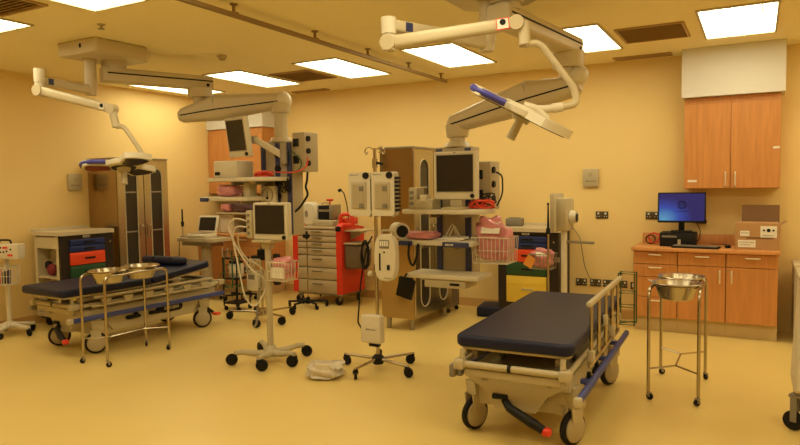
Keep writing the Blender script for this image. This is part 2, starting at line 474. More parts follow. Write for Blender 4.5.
    # gas spring and dark machinery seen under the deck
    g = MB(); g.cyl((.30, -.45, .46), (.12, .2, .49), .016, seg=10); g.box((.08, .1, .50), (.24, .5, .06), bev=.01); g.cyl((-.2, -.5, .47), (-.2, .3, .49), .018, seg=10)
    g.build('lift_mechanism', M_GREY, t)
    # green wire cage for an oxygen bottle, hung at the head end
    c = MB(); x0, x1, y0, y1 = .34, .47, 1.0, 1.13
    for z in (.43, .58, .70, .865):
        c.tube([(x0, y0, z), (x1, y0, z), (x1, y1, z), (x0, y1, z)], .006, 6, closed=True)
    for x in (x0, x1):
        for y in (y0, y1): c.cyl((x, y, .425), (x, y, .87), .0065, seg=6)
    c.tube([(x0, y0, .44), (x1, y1, .44)], .005, 6); c.tube([(x0, y0, .60), (.34, .93, .60), (.34, .93, .52)], .006, 6)
    c.build('bottle_cage', M_GREENW, t)
    return t
gurney((-1.335, 4.69, 0), math.radians(1.6), 'stretcher with bare navy mattress and a raised side rail, nearest the wooden cabinets', True)
g2 = gurney((-6.08, 4.87, 0), math.radians(-3.5), 'stretcher with navy mattress and both side rails down, under the red-lensed surgical light', False, -.14)
# armrest board pads lying on the far mattress
t = thing('bolster_pad', 'dark navy padded bolster lying across the head of the rail-down stretcher', 'bolster', (-6.13, 5.33, .752), math.radians(4))
MB().box((0, 0, .045), (.62, .13, .09), bev=.035, seg=3).build('pad', M_NAVYV, t)
s = MB()
for x in (-.12, .15): s.box((x, 0, .045), (.035, .136, .096), bev=.03)
s.build('strap', M_BLACK, t)
t = thing('floor_cushion', 'dark navy pad with strap lying on the floor behind the rail-up stretcher', 'cushion', (-2.77, 7.66, 0), .15)
MB().box((0, 0, .065), (.58, .42, .13), bev=.03, seg=3).build('pad', M_NAVYV, t)
MB().box((.06, 0, .065), (.05, .43, .136), bev=.02).build('strap', M_BLACK, t)

# ------------------------------------------------------------------ twin bowl stands
def bowl_stand(x, y, label, bl, HH):
    t = thing('bowl_stand', label, 'bowl stand', (x, y, 0))
    for sx in (-1, 1):
        f = MB(); X = sx * .172
        f.tube([(X, -.36, .07), (X, -.36, HH - .03), (X, .36, HH - .03), (X, .36, .07)], .0125, 10, round_=.07)
        f.build('leg_hoop', M_CHROME, t)
    r = MB()
    for y0 in (-.185, .185):
        r.tube([(.158 * math.cos(2 * PI * k / 28), y0 + .158 * math.sin(2 * PI * k / 28), HH - .008) for k in range(28)], .006, 6, closed=True)
        for sx in (-1, 1): r.tube([(sx * .156, y0, HH - .008), (sx * .172, y0, HH - .02), (sx * .172, y0, HH - .035)], .006, 6)
    r.build('bowl_ring', M_CHROME, t)
    b = MB()
    for s in (-1, 1):
        b.tube([(-.172, s * .36, .235), (0, s * .19, .235)], .007, 6); b.tube([(.172, s * .36, .235), (0, s * .19, .235)], .007, 6)
    b.tube([(0, -.19, .235), (0, .19, .235)], .007, 6)
    b.build('brace', M_CHROME, t)
    for sx in (-1, 1):
        for sy in (-1, 1):
            castor(t, sx * .172, sy * .36, .026, .075, random.uniform(0, 6), M_GREYM, .02)
    for k, s in enumerate((-1, 1)):
        bo = tag(MB().lathe([(0, -.122), (.10, -.120), (.118, -.110), (.158, -.01), (.160, .004), (.178, .006), (.182, .002), (.182, .008), (.178, .011), (.156, .009), (.152, -.006), (.112, -.104), (.096, -.113), (0, -.115)], seg=36).build('steel_bowl', M_STEEL, None, (x, y + s * .185, HH)), bl[k], 'bowl')
bowl_stand(-.525, 5.475, 'chrome twin bowl stand on castors in front of the wooden base cabinets',
           ('nearer steel bowl in the stand before the wooden cabinets', 'farther steel bowl in the stand before the wooden cabinets'), .868)
bowl_stand(-5.41, 4.22, 'chrome twin bowl stand on castors beside the rail-down stretcher',
           ('nearer steel bowl in the stand beside the rail-down stretcher', 'farther steel bowl in the stand beside the rail-down stretcher'), .872)

# ------------------------------------------------------------------ tall steel cupboards (front faces +X)
def steel_cupboard(loc, depth, width, h, label, legs=.13):
    t = thing('steel_cupboard', label, 'cupboard', loc)      # origin: wall side, near end; x to the front, y along the front
    b = MB(); b.box((depth / 2, width / 2, (h + legs) / 2), (depth, width, h - legs))
    b.build('body', M_MIRROR, t)
    MB().box((depth / 2, width / 2, h + .012), (depth + .03, width + .03, .024), bev=.005).build('top_panel', M_GREYM, t)
    for x in (.06, depth - .06):
        for y in (.06, width - .06):
            MB().cyl((x, y, 0), (x, y, legs), .026, .03, 12).build('leg', M_GREYM, t)
    dw = width / 2
    for k in (0, 1):
        y0 = k * dw + .006; y1 = (k + 1) * dw - .006; yc = (y0 + y1) / 2
        W = dw - .012; H = h - legs - .03; zc = (h + legs) / 2
        gw, gh = W * .48, H - .20
        d = MB()
        # door skin built round an arched window: stiles, rails and arch corners
        st = (W - gw) / 2; x0, x1 = depth, depth + .022
        for yy in (y0 + st / 2, y1 - st / 2): d.box(((x0 + x1) / 2, yy, zc), (.022, st, H))
        for zz in (zc + H / 2 - .05, zc - H / 2 + .05): d.box(((x0 + x1) / 2, yc, zz), (.022, gw, .10))
        R = gw / 2
        for sz in (1, -1):
            for sy in (1, -1):
                zt = zc + sz * gh / 2
                arc = [(yc + sy * R, zt)] + [(yc + sy * R * math.cos(a), zt - sz * R + sz * R * math.sin(a)) for a in [PI / 2 * i / 6 for i in range(6, -1, -1)]]
                d.prism(arc, x0, x1, 'X')
        do = d.build('door', M_STEEL, t)
        g = MB(); g.box((depth + .009, yc, zc), (.006, gw + .004, gh)); g.build('window_glass', M_GLASS, do)
        fr = MB(); pts = []
        for sz in (1, -1):
            for i in range(9):
                a = PI * i / 8 if sz == 1 else PI + PI * i / 8
                pts.append((x1, yc + R * math.cos(a), zc + sz * (gh / 2 - R) + R * math.sin(a)))
        fr.tube(pts, .008, 6, closed=True); fr.build('window_trim', M_CREAM, do)
        hd = MB(); yh = y1 - st * .5 if k == 0 else y0 + st * .5
        hd.tube([(x1, yh, zc + .08), (x1 + .03, yh, zc + .08), (x1 + .03, yh, zc - .08), (x1, yh, zc - .08)], .007, 8, round_=.015); hd.build('handle', M_CHROME, do)
        sh = MB()
        for i in range(3): sh.box((depth + .0125, yc, legs + .25 + H * (i + .35) / 3.6), (.003, gw * .9, .018))
        sh.build('shelf_edge', M_GREYM, do)
    return t
steel_cupboard((-7.79, 5.56, 0), .56, .82, 2.03, 'tall steel cupboard with arched glass doors behind the rail-down stretcher')
steel_cupboard((-3.77, 6.38, 0), .42, .98, 2.05, 'tall steel cupboard with arched glass doors behind the infusion pumps')

# ------------------------------------------------------------------ coloured drawer carts
def drawer_cart(loc, rz, W, D, H, rows, label, open_side=None):
    """front on local -Y, origin floor centre; rows = (height, material, count) from the top"""
    t = thing('drawer_cart', label, 'medical cart', loc, rz)
    z0 = .12
    b = MB()
    b.box((0, -D / 2 + .03, (H + z0) / 2 - .02), (W, .05, H - z0 - .04))                   # dark front frame
    b.build('front_frame', M_DARK, t)
    s = MB()
    if open_side:                         # the left side (local -X) stands open and shows shelf rails
        s.box((.02, .02, (H + z0) / 2 - .02), (W - .30, D - .06, H - z0 - .06))
        s.box((-W / 2 + .14, D / 2 - .02, (H + z0) / 2 - .02), (.28, .04, H - z0 - .06))
        s.box((-W / 2 + .14, 0, z0 + .03), (.28, D - .05, .05)); s.box((-W / 2 + .14, 0, H - .13), (.28, D - .05, .14))
        for y in (-D / 2 + .075, D / 2 - .025): s.box((-W / 2 + .009, y * .995, (H + z0) / 2 - .02), (.02, .05, H - z0 - .05))
        s.box((-W / 2 + .14, .02, .60), (.27, D - .08, .02))
        for i in range(6): s.box((-W / 2 + .155, .02, z0 + .10 + i * .115), (.02, D - .12, .012))
    else:
        s.box((0, .03, (H + z0) / 2 - .02), (W - .01, D - .06, H - z0 - .05))
    s.build('body', M_INSIDE if open_side else M_DARK, t)
    tp = MB(); tp.prism(rrect(W + .05, D + .06, .05), H - .045, H)
    tp.box((0, D / 2 + .015, H + .012), (W + .03, .02, .035), bev=.006); tp.build('top', M_GREYLID, t)
    lb = MB(); lb.box((-.02, -D / 2 - .001, H - .070), (.09, .012, .026), bev=.003); lo = lb.build('name_plate', M_PAPER, t)
    g = MB(); glyphs(g, -.055, .015, H - .070, .014, -D / 2 - .008, 'Y', 4, 3); g.build('plate_print', M_BLACK, lo)
    lk = MB(); lk.cyl((W / 2 - .05, -D / 2 + .006, H - .16), (W / 2 - .05, -D / 2 - .008, H - .16), .012, seg=12); lk.build('lock', M_CHROME, t)
    z = H - .095; dw = W * .66; xc = -.015
    for h, m, n in rows:
        for i in range(n):
            hh = h / n
            d = MB(); d.box((xc, -D / 2 - .006, z - hh / 2), (dw, .03, hh - .010), bev=.006)
            d.box((xc, -D / 2 - .022, z - hh * .30), (dw * .98, .006, .010))
            do = d.build('drawer', m, t)
            k = MB(); k.box((xc + .02, -D / 2 - .026, z - hh * .5), (dw * .30, .014, min(.022, hh * .3)), bev=.004); k.build('handle', M_BLACK if m is not M_YELL else M_CREAM, do)
            z -= hh
    MB().box((0, 0, .11), (W - .06, D - .06, .03)).build('base_plate', M_DARK, t)
    for sx in (-1, 1):
        for sy in (-1, 1): castor(t, sx * (W / 2 - .08), sy * (D / 2 - .08), .045, .098, random.uniform(0, 6))
    return t
rows = [(.155, M_BLUE, 2), (.16, M_REDO, 1), (.16, M_GREEN, 1), (.33, M_YELL, 1)]
drawer_cart((-7.385, 5.05, 0), PI / 2, .70, .52, 1.15, rows, 'cart of blue, red and green drawers with an open side, beside a tall steel cupboard', True)
drawer_cart((-2.385, 7.73, 0), 0, .74, .54, 1.11, rows, 'cart of blue, red, green and yellow drawers against the back wall')
# red gloves bundle in the open side of the drawer cart beside the steel cupboard
t = thing('bandage_pouch', 'dark red and black pouch inside the open-sided drawer cart', 'pouch', (-7.45, 4.79, .61))
MB().ball((0, 0, .076), .075, (1, .7, 1)).build('pouch', mat('dark_red_cloth', (.22, .02, .03), .7), t)
MB().box((-.05, -.01, .13), (.08, .07, .10), rz=.3, bev=.03).build('flap', M_BLACK, t)
# ------------------------------------------------------------------ pendants
def beam(mb, p0, p1, s0, s1, r=.03, n=4, up=V((0, 0, 1))):
    """rounded box beam from p0 to p1, cross-sections s = (width, height)"""
    p0 = V(p0); p1 = V(p1); d = (p1 - p0).normalized(); sd = d.cross(up).normalized(); u = sd.cross(d)
    n0 = len(mb.bm.faces)
    A = [mb.bm.verts.new(p0 + sd * a + u * b) for a, b in rrect(*s0, min(r, min(s0) * .45), n)]
    B = [mb.bm.verts.new(p1 + sd * a + u * b) for a, b in rrect(*s1, min(r, min(s1) * .45), n)]
    mb.bm.faces.new(A[::-1]); mb.bm.faces.new(B)
    for i in range(len(A)):
        j = (i + 1) % len(A); mb.bm.faces.new((A[i], A[j], B[j], B[i]))
    mb._fin(n0); return mb

def lerp(a, b, t): return V(a) * (1 - t) + V(b) * t

def mount(x0, x1, y0, y1, label):
    cx, cy = (x0 + x1) / 2, (y0 + y1) / 2
    t = thing('pendant_mount', label, 'ceiling mount', (cx, cy, CZ))
    w, h = (x1 - x0) / 2, (y1 - y0) / 2; c = .10
    poly = [(-w, -h), (w - .03, -h), (w, -h + .03), (w, h - c), (w - c, h), (-w + c, h), (-w, h - c)]
    m = MB(); m.prism(poly, -.135, 0, taper=1.0); o = m.build('cover', M_PEND, t)
    b = o.modifiers.new('soft', 'BEVEL'); b.width = .015; b.segments = 3; b.limit_method = 'ANGLE'; b.angle_limit = math.radians(30)
    e = MB(); e.box((.06, -h - .001, -.06), (.028, .006, .04), bev=.004); e.build('emblem', M_BLACK, t)
    return t
mount(-5.94, -5.37, 3.97, 4.64, 'cream ceiling cover plate above the rail-down stretcher')
mount(-1.93, -1.36, 3.98, 4.62, 'cream ceiling cover plate above the rail-up stretcher')

def sticker(mb, c, u, n, w, h, t=.004):
    u = V(u).normalized(); n = V(n).normalized(); v = n.cross(u)
    rot = Matrix((u, v, n)).transposed()
    mb.box(c, (w, h, t), rot=rot)

def surgical_light(label, tube, ztube, za1, e1, ze, p2, drop, head, u, n, red):
    """ceiling tube -> level arm -> elbow -> spring arm -> cranked tube -> flat lamp head"""
    t = thing('surgical_light', label, 'surgical light', (*tube, CZ - .13))
    O = V((*tube, CZ - .13)); L = lambda p: V(p) - O
    m = MB(); m.cyl((0, 0, 0), (0, 0, ztube - O.z + .06), .058, seg=24); m.cyl((0, 0, 0), (0, 0, -.02), .07, seg=24)
    m.cyl((0, 0, ztube - O.z + .06), (0, 0, ztube - O.z), .052, .047, 24); m.build('drop_tube', M_PEND, t)
    a = MB(); P0 = L((*tube, za1)); P1 = L((*e1, za1)); beam(a, P0, P1, (.070, .090), (.060, .075), .02)
    ao = a.build('level_arm', M_PEND, t)
    d = (P1 - P0).normalized(); side = d.cross(V((0, 0, 1)))
    if side.dot(V((0, 0, 1.65)) - O - P1) < 0: side = -side
    s = MB(); sticker(s, lerp(P0, P1, .84) + side * .0325, d, side, .055, .055); s.build('blue_label', M_NAVY, ao)
    e = MB(); z1, z0 = ze; E0 = L((*e1, z0)); E1 = L((*e1, z1))
    mid = E0.lerp(E1, .48)
    e.cyl(mid + V((0, 0, .004)), E1, .046, seg=24); e.cyl(E0, mid - V((0, 0, .004)), .042, seg=24); e.cyl(mid - V((0, 0, .005)), mid + V((0, 0, .005)), .039, seg=20)
    e.build('elbow', M_WHITE, t)
    a = MB(); S0 = L((*e1, z0 + .045)); S1 = L(p2); beam(a, S0, S1, (.068, .085), (.058, .075), .028, 5)
    dd = (S1 - S0).normalized(); sd = dd.cross(V((0, 0, 1))).normalized()
    a.cyl(S0 - sd * .046, S0 + sd * .046, .048, seg=20); a.cyl(S1 - sd * .036, S1 + sd * .036, .043, seg=20)
    so = a.build('spring_arm', M_PEND, t)
    if sd.dot(V((0, 0, 1.65)) - O - S1) < 0: sd = -sd
    if not red:
        g = MB(); sticker(g, lerp(S0, S1, .90) + sd * .035, dd, sd, .076, .066, .006); rs = g.build('warning_label', M_REDO, so)
    g = MB(); sticker(g, lerp(S0, S1, .90) + sd * .037, dd, sd, .066 if not red else .04, .056 if not red else .045, .006); st = g.build('label_face', mat('label_white', (.85, .83, .78), .6), so)
    g = MB(); q = lerp(S0, S1, .90) + sd * .040 + V((0, 0, .009)); g.cyl(q, q + sd * .002, .018, seg=16); g.build('round_mark', M_BLACK, so)
    k = MB(); D = [L(p) for p in drop]
    k.cyl(D[0], D[1], .028, seg=16)
    k.tube([D[0], D[1]], .034, 12)
    k.tube(D[1:], .0205, 12, round_=.035)
    k.build('cranked_tube', M_PEND, t)
    # lamp head, frame u (towards plain end), v, n (top)
    H = L(head); u = V(u).normalized(); n = V(n); n = (n - u * n.dot(u)).normalized(); v = n.cross(u)
    X = Matrix.Translation(H) @ Matrix((u, v, n)).transposed().to_4x4()
    def at(p): return X @ V(p)
    def lobe(ang, r0, r1, w0, w1, k=6):
        r1 *= .93
        pts = [(r0, -w0), (r1 - .05, -w1)]
        for i in range(k + 1):
            an = -PI / 2 + PI * i / k
            pts.append((r1 - .05 + .05 * math.cos(an), w1 * math.sin(an)))
        pts += [(r1 - .05, w1), (r0, w0)]
        c, s = math.cos(ang), math.sin(ang)
        return [(x * c - y * s, x * s + y * c) for x, y in pts]
    h = MB()
    h.lathe([(0, -.028), (.13, -.028), (.15, -.02), (.15, .012), (.12, .03), (0, .034)], tuple(at((0, 0, 0))), 28, X.to_3x3())
    angs = (PI, PI / 3, -PI / 3) if red else (PI, PI / 3.6, -PI / 3.6)
    for an in angs: h.prism(lobe(an, .08, .36, .085, .125), -.026, .024, 'Z', X, .96)
    ho = h.build('lamp_head', M_WHITE, t)
    g = MB()
    for an in angs[1:]: g.prism(lobe(an, .11, .335, .065, .10), -.031, -.0265, 'Z', X)
    g.lathe([(0, -.033), (.10, -.033), (.105, -.029), (0, -.029)], tuple(at((0, 0, 0))), 20, X.to_3x3())
    g.build('lens', M_SCREEN, ho)
    g = MB(); g.prism(lobe(PI, .11, .335, .065, .10), -.031, -.0265, 'Z', X); g.build('lens', M_REDG if red else M_SCREEN, ho)
    b = MB()
    arc = [(-.13, -.125), (-.25, -.128), (-.325, -.08), (-.335, 0), (-.325, .08), (-.25, .128), (-.13, .125)]
    b.tube([at((x, y, 0)) for x, y in arc], .020, 10, round_=.05); b.build('blue_handle', M_PURPLE, ho)
    c = MB(); c.cyl(at((0, 0, -.03)), at((0, 0, -.06)), .06, .05, 20); c.cyl(at((0, 0, -.055)), at((0, 0, -.175)), .024, .027, 16)
    c.build('grip_handle', M_CREAM, ho)
    y = MB(); y.tube([at((.14, .0, .02)), at((.05, 0, .045)), at((-.02, 0, .034))], .024, 10)
    y.build('yoke', M_WHITE, ho)
    y = MB(); y.tube([D[-1], lerp(D[-1], H, .5), at((0, 0, .02))], .024, 10); y.cyl(D[-1], lerp(D[-1], H, .25), .028, seg=14); y.build('yoke_joint', M_WHITE, t)
    return t
RD = [(-1.215, 3.74, 2.59), (-1.205, 3.736, 2.456), (-1.19, 3.745, 2.462), (-1.144, 3.771, 2.467), (-1.112, 3.787, 2.443), (-.949, 3.86, 2.2), (-.933, 3.866, 2.106), (-1.009, 3.82, 2.09), (-1.204, 3.711, 2.064)]
M_REDG = mat('red_lens', (.20, .03, .018), .3)
surgical_light('surgical light whose blue-tipped lamp head is seen edge-on, above the rail-up stretcher', (-1.67, 4.33), 2.57, 2.63, (-2.0, 3.52), (2.675, 2.475),
    (-1.25, 3.72, 2.585), RD[:-1], RD[-1], (.795, .408, -.448), (.450, .03, .89), False)
surgical_light('surgical light with a red lens seen from below, over the rail-down stretcher', (-5.78, 4.2), 2.575, 2.63, (-5.66, 3.6), (2.735, 2.495),
    (-4.94, 3.787, 2.345), [(-4.94, 3.787, 2.345), (-4.906, 3.80, 2.187), (-4.868, 3.816, 2.197), (-4.837, 3.832, 2.178), (-4.719, 3.883, 1.984), (-4.695, 3.892, 1.905), (-4.70, 3.888, 1.872)],
    (-4.865, 3.825, 1.86), (.685, .711, .03), (-.11, .20, .97), True)

def boom(label, start, P, zarm, zp, Cc, zc, head_w, head_z, hubz, sphere_at, shelves, boxside, stripes, ext):
    t = thing('equipment_boom', label, 'equipment boom', (*start, CZ - .13))
    O = V((*start, CZ - .13)); L = lambda p: V(p) - O
    j = MB(); j.cyl((0, 0, 0), (0, 0, -.05), .12, seg=28); j.cyl((0, 0, -.05), (0, 0, zarm + .05 - O.z), .10, seg=28); j.build('ceiling_joint', M_PEND, t)
    a = MB(); p0 = L((*start, zarm)); p1 = L((*P, zarm)); d = (p1 - p0).normalized()
    beam(a, p0 - d * .12, p1 + d * .12, (.17, .145), (.17, .145), .03)
    ao = a.build('upper_arm', M_PEND, t)
    sd = d.cross(V((0, 0, 1)))
    s = MB()
    for k in (-1, 1): beam(s, p0 - d * .08 + sd * k * .0855 + V((0, 0, .015)), p1 + d * .12 + sd * k * .0855 + V((0, 0, .015)), (.004, .014), (.004, .014), .001, 1)
    for k in (-1, 1): s.cyl(p1 + d * .06 + sd * k * .084 - V((0, 0, .03)), p1 + d * .06 + sd * k * .09 - V((0, 0, .03)), .018, seg=12)
    s.build('arm_stripe', M_BLACK, ao)
    h = MB(); pz = lambda z: L((*P, z))
    h.cyl(pz(zarm - .06), pz(hubz[0]), .135, .125, 28); h.cyl(pz(hubz[0]), pz(hubz[1]), .075, seg=24); h.build('pivot_hub', M_PEND, t)
    b0 = L((*P, zp)); b1 = L((*Cc, zc)); dd = (b1 - b0).normalized(); sd = dd.cross(V((0, 0, 1))).normalized()
    b = MB(); q0 = b0 - dd * ext; q1 = b1 + dd * .02
    beam(b, q0 + V((0, 0, -.045)), lerp(q0, q1, .35), (.17, .15), (.24, .27), .06, 5); beam(b, lerp(q0, q1, .35), q1, (.24, .27), (.19, .16), .06, 5)
    beam(b, q0 - dd * .04 + V((0, 0, -.045)), q0 + V((0, 0, -.045)), (.10, .10), (.17, .15), .05, 5); beam(b, q1, q1 + dd * .06, (.19, .17), (.12, .10), .05, 5)
    bo = b.build('lower_arm', M_PEND, t, sharp=30)
    s = MB()
    for k in (-1, 1):
        w0, wm, w1 = .086, .121, .096; dz = V((0, 0, -.03)); m_ = lerp(q0, q1, .35)
        beam(s, q0 + sd * k * w0 + dz * 1.6, m_ + sd * k * wm + dz, (.005, .013), (.005, .013), .001, 1)
        beam(s, m_ + sd * k * wm + dz, q1 + sd * k * w1 + dz * .4, (.005, .013), (.005, .013), .001, 1)
    s.build('arm_stripe', M_BLACK, bo)
    e = MB(); E = q0 if sphere_at == 'pivot' else b1 + dd * .02
    e.ball(E + (V((.02, 0, .04)) if sphere_at == 'pivot' else V((0, 0, 0))), .085 if sphere_at == 'pivot' else .105, seg=24); e.build('elbow_cap', M_WHITE, t)
    hx, hy = Cc; zt, zb = head_z
    c = MB(); cz = lambda z: L((hx, hy, z))
    c.cyl(cz(zc - .02), cz(zc - .13), .115, .10, 24); c.cyl(cz(zc - .10), cz(zt + .02), .072, seg=24); c.cyl(cz(zt + .05), cz(zt), .10, .13, 20); c.build('column', M_PEND, t)
    # service head: grey face between dark blue strips
    H = MB(); H.box(cz((zt + zb) / 2), (head_w, .20, zt - zb), bev=.012); ho = H.build('service_head', M_BEIGE, t)
    f = MB()
    for x in stripes: f.box(cz((zt + zb) / 2) + V((x, -.103, 0)), (.058, .02, zt - zb - .03), bev=.004)
    build_each(f, 'navy_strip', M_NAVY, ho)
    k = MB()
    for i in range(4):
        z = zt - .14 - i * .15
        if z > zb + .1:
            q = cz(z) + V((.035, -.10, 0)); k.cyl(q, q - V((0, .022, 0)), .036, seg=16)
    build_each(k, 'gas_outlet', M_BLACK, ho)
    bx, bz, bh = boxside
    B = MB(); B.box(cz(bz) + V((bx, .05, 0)), (.165, .24, bh), bev=.012); bo = B.build('outlet_box', M_BEIGE, t)
    k = MB()
    for i in range(2): k.box(cz(bz + .10 - i * .18) + V((bx - .03, -.073, 0)), (.075, .012, .085), bev=.004)
    for i in range(3):
        q = cz(bz + .14 - i * .13) + V((bx + .085, -.02, 0)); k.cyl(q, q + V((.018, 0, 0)), .030, seg=14)
    build_each(k, 'outlet_socket', M_BLACK, bo)
    for (x0, x1, y0, z, ends) in shelves:
        s = MB(); xc = (x0 + x1) / 2 - hx; yb = hy - .10
        s.box(cz(z - .022) + V((xc, (y0 + yb) / 2 - hy, 0)), (x1 - x0, yb - y0, .044), bev=.012)
        so = s.build('shelf', M_WHITE, t)
        r = MB()
        for k in (-1, 1): r.box(cz(z - .035) + V((xc + k * min((x1 - x0) / 2 - .08, .16), (y0 + yb) / 2 - hy + .05, -.02)), (.03, yb - y0 - .1, .05))
        build_each(r, 'bracket', M_GREYM, so)
        if ends:
            g = MB()
            for (a0, a1) in ends: g.box(cz(z - .028) + V(((a0 + a1) / 2 - hx, y0 - hy - .012, 0)), (a1 - a0, .03, .046), bev=.01)
            go = build_each(g, 'shelf_handle', M_NAVY, so)[-1]
            if len(ends) > 1:
                g = MB(); a0 = ends[-1][0] - hx; q = cz(z - .028); glyphs(g, q.x + a0 + .03, q.x + a0 + .11, q.z, .02, q.y + y0 - hy - .028, 'Y', 4, 9); g.build('handle_print', M_PAPER, so)
    return t
boomR = boom('equipment boom with a big square monitor, pointing towards the rail-up stretcher', (-1.54, 4.36), (-1.40, 5.49), 2.79, 2.475, (-2.46, 5.6), 2.215, .36, (1.99, .72), (2.60, 2.52), 'pivot',
     [(-2.83, -2.05, 5.17, 1.425, None), (-2.89, -2.14, 5.17, 1.145, [(-2.86, -2.72), (-2.42, -2.17)]), (-2.80, -2.09, 5.17, .845, None)], (.27, 1.63, .44), (-.145, .145), .07)
boomL = boom('equipment boom with a narrow turned monitor, behind the monitor trolley', (-5.71, 4.42), (-5.35, 5.22), 2.79, 2.50, (-4.55, 5.6), 2.575, .42, (2.13, 1.12), (2.63, 2.55), 'column',
     [(-5.20, -4.36, 5.13, 1.75, None), (-5.31, -4.64, 5.13, 1.545, [(-5.29, -5.18)])], (.285, 2.01, .42), (-.17, .03, .185), .20)
dw = MB(); bo = boomR; Ob = V((-1.54, 4.36, CZ - .13))
dw.box(V((-2.42, 5.33, .762)) - Ob, (.40, .28, .075), bev=.008); dwo = dw.build('drawer', M_CREAM, bo)
MB().box(V((-2.32, 5.185, .762)) - Ob, (.09, .014, .02), bev=.003).build('handle', M_BLACK, dwo)
# ------------------------------------------------------------------ fitted cabinets
def bar_handle(mb, c, length, axis):
    x, y, z = c; h = length / 2; o = .028
    if axis == 'X': mb.tube([(x - h, y, z), (x - h, y - o, z), (x + h, y - o, z), (x + h, y, z)], .0085, 8, round_=.014)
    else: mb.tube([(x, y, z - h), (x, y - o, z - h), (x, y - o, z + h), (x, y, z + h)], .0085, 8, round_=.014)

def base_cabinet(x0, x1, label, kind):
    t = thing('base_cabinet', label, 'cabinet', ((x0 + x1) / 2, 7.48, 0), 0)
    w = x1 - x0
    MB().box((0, .29, .525), (w - .004, .54, .73)).build('body', M_WOOD, t)
    MB().box((0, .30, .08), (w - .002, .48, .16)).build('plinth', M_SKIRTL, t)
    def front(z0, z1, name, hx=None):
        d = MB(); d.box((0 if hx is None else hx[0], -.01, (z0 + z1) / 2), ((w if hx is None else hx[1]) - .008, .022, z1 - z0 - .006), bev=.002, seg=1)
        return d.build(name, M_WOOD, t)
    if kind == 'drawers':
        for z0, z1 in ((.745, .885), (.605, .745), (.385, .605), (.165, .385)):
            d = front(z0, z1, 'drawer'); h = MB(); bar_handle(h, (0, -.021, z1 - .035), .125, 'X'); h.build('handle', M_HANDLE, d)
    else:
        d = front(.745, .885, 'drawer'); h = MB(); bar_handle(h, (.01, -.021, .845), .13, 'X'); h.build('handle', M_HANDLE, d)
        d = front(.165, .745, 'door'); h = MB(); s = 1 if kind == 'door_r' else -1
        bar_handle(h, (s * (w / 2 - .055), -.021, .64), .13, 'Z'); h.build('handle', M_HANDLE, d)
    return t
M_SKIRTL = mat('plinth_cream', (.62, .47, .25), .5)
base_cabinet(-1.185, -.735, 'wooden base cabinet of four drawers under the computer counter, farthest from the carton', 'drawers')
base_cabinet(-.735, -.270, 'wooden base cabinet with one drawer over a door, below the computer keyboard', 'door_r')
base_cabinet(-.270, .200, 'wooden base cabinet with one drawer over a door, below the cardboard carton', 'door_l')
def counter(x0, x1, label):
    t = thing('worktop', label, 'worktop', ((x0 + x1) / 2, 7.73, .89)); w = x1 - x0
    MB().box((0, 0, .0185), (w, .635, .037), bev=.005).build('top', M_WOODT, t)
    MB().box((0, .307, .095), (w - .06, .018, .115), bev=.003).build('upstand', M_WOODT, t)
counter(-1.20, .215, 'wooden worktop with upstand holding the computer and carton')
def wall_cabinet(x0, x1, z0, z1, label, tags):
    t = thing('wall_cabinet', label, 'cabinet', ((x0 + x1) / 2, 7.90, z0)); w = x1 - x0; h = z1 - z0; dh = h - .075
    MB().box((0, 0, h / 2), (w, .29, h)).build('body', M_WOOD, t)
    for s in (-1, 1):
        d = MB(); d.box((s * w / 4, -.156, dh / 2 + .003), (w / 2 - .005, .02, dh - .006), bev=.002, seg=1); do = d.build('door', M_WOOD, t)
        k = MB(); bar_handle(k, (s * .045, -.166, .10), .15, 'Z'); k.build('handle', M_HANDLE, do)
    for (x, z, ww, hh) in tags:
        g = MB(); g.box((x, -.1675, z), (ww, .003, hh)); g.build('paper_tag', M_PAPER, t)
wall_cabinet(-.705, .205, 1.555, 2.535, 'wooden two-door wall cupboard over the computer', [(-.37, .085, .09, .025), (.42, .42, .06, .022)])
wall_cabinet(-7.79, -6.66, 1.545, 2.565, 'wooden two-door wall cupboard in the far corner', [])
base_cabinet(-7.79, -7.20, 'wooden base cabinet in the far corner behind the laptop trolley', 'door_r')
base_cabinet(-7.20, -6.50, 'wooden base cabinet under the far corner worktop, behind the monitor trolley', 'door_l')
counter(-7.795, -6.48, 'wooden worktop in the far corner behind the laptop trolley')
# raised shelf on the far worktop
t = thing('desk_shelf', 'small cream raised shelf standing on the far corner worktop', 'shelf', (-7.11, 7.78, .927))
MB().box((0, 0, .31), (.82, .36, .03), bev=.005).build('top', M_CREAM, t)
for x in (-.39, -.10, .39): MB().box((x, .02, .1475), (.03, .32, .295)).build('side_panel', M_CREAM if x < 0 else M_WOOD, t)
MB().box((-.245, -.12, .1475), (.26, .02, .28)).build('front_panel', M_WHITE, t)
t = thing('pen_box', 'small black box on the far corner worktop under the raised shelf', 'box', (-6.86, 7.66, .927))
MB().box((0, 0, .045), (.20, .12, .09), bev=.015).build('casing', M_BLACK, t)
MB().box((.02, -.065, .05), (.06, .012, .03), bev=.004).build('latch', M_GREYM, t)
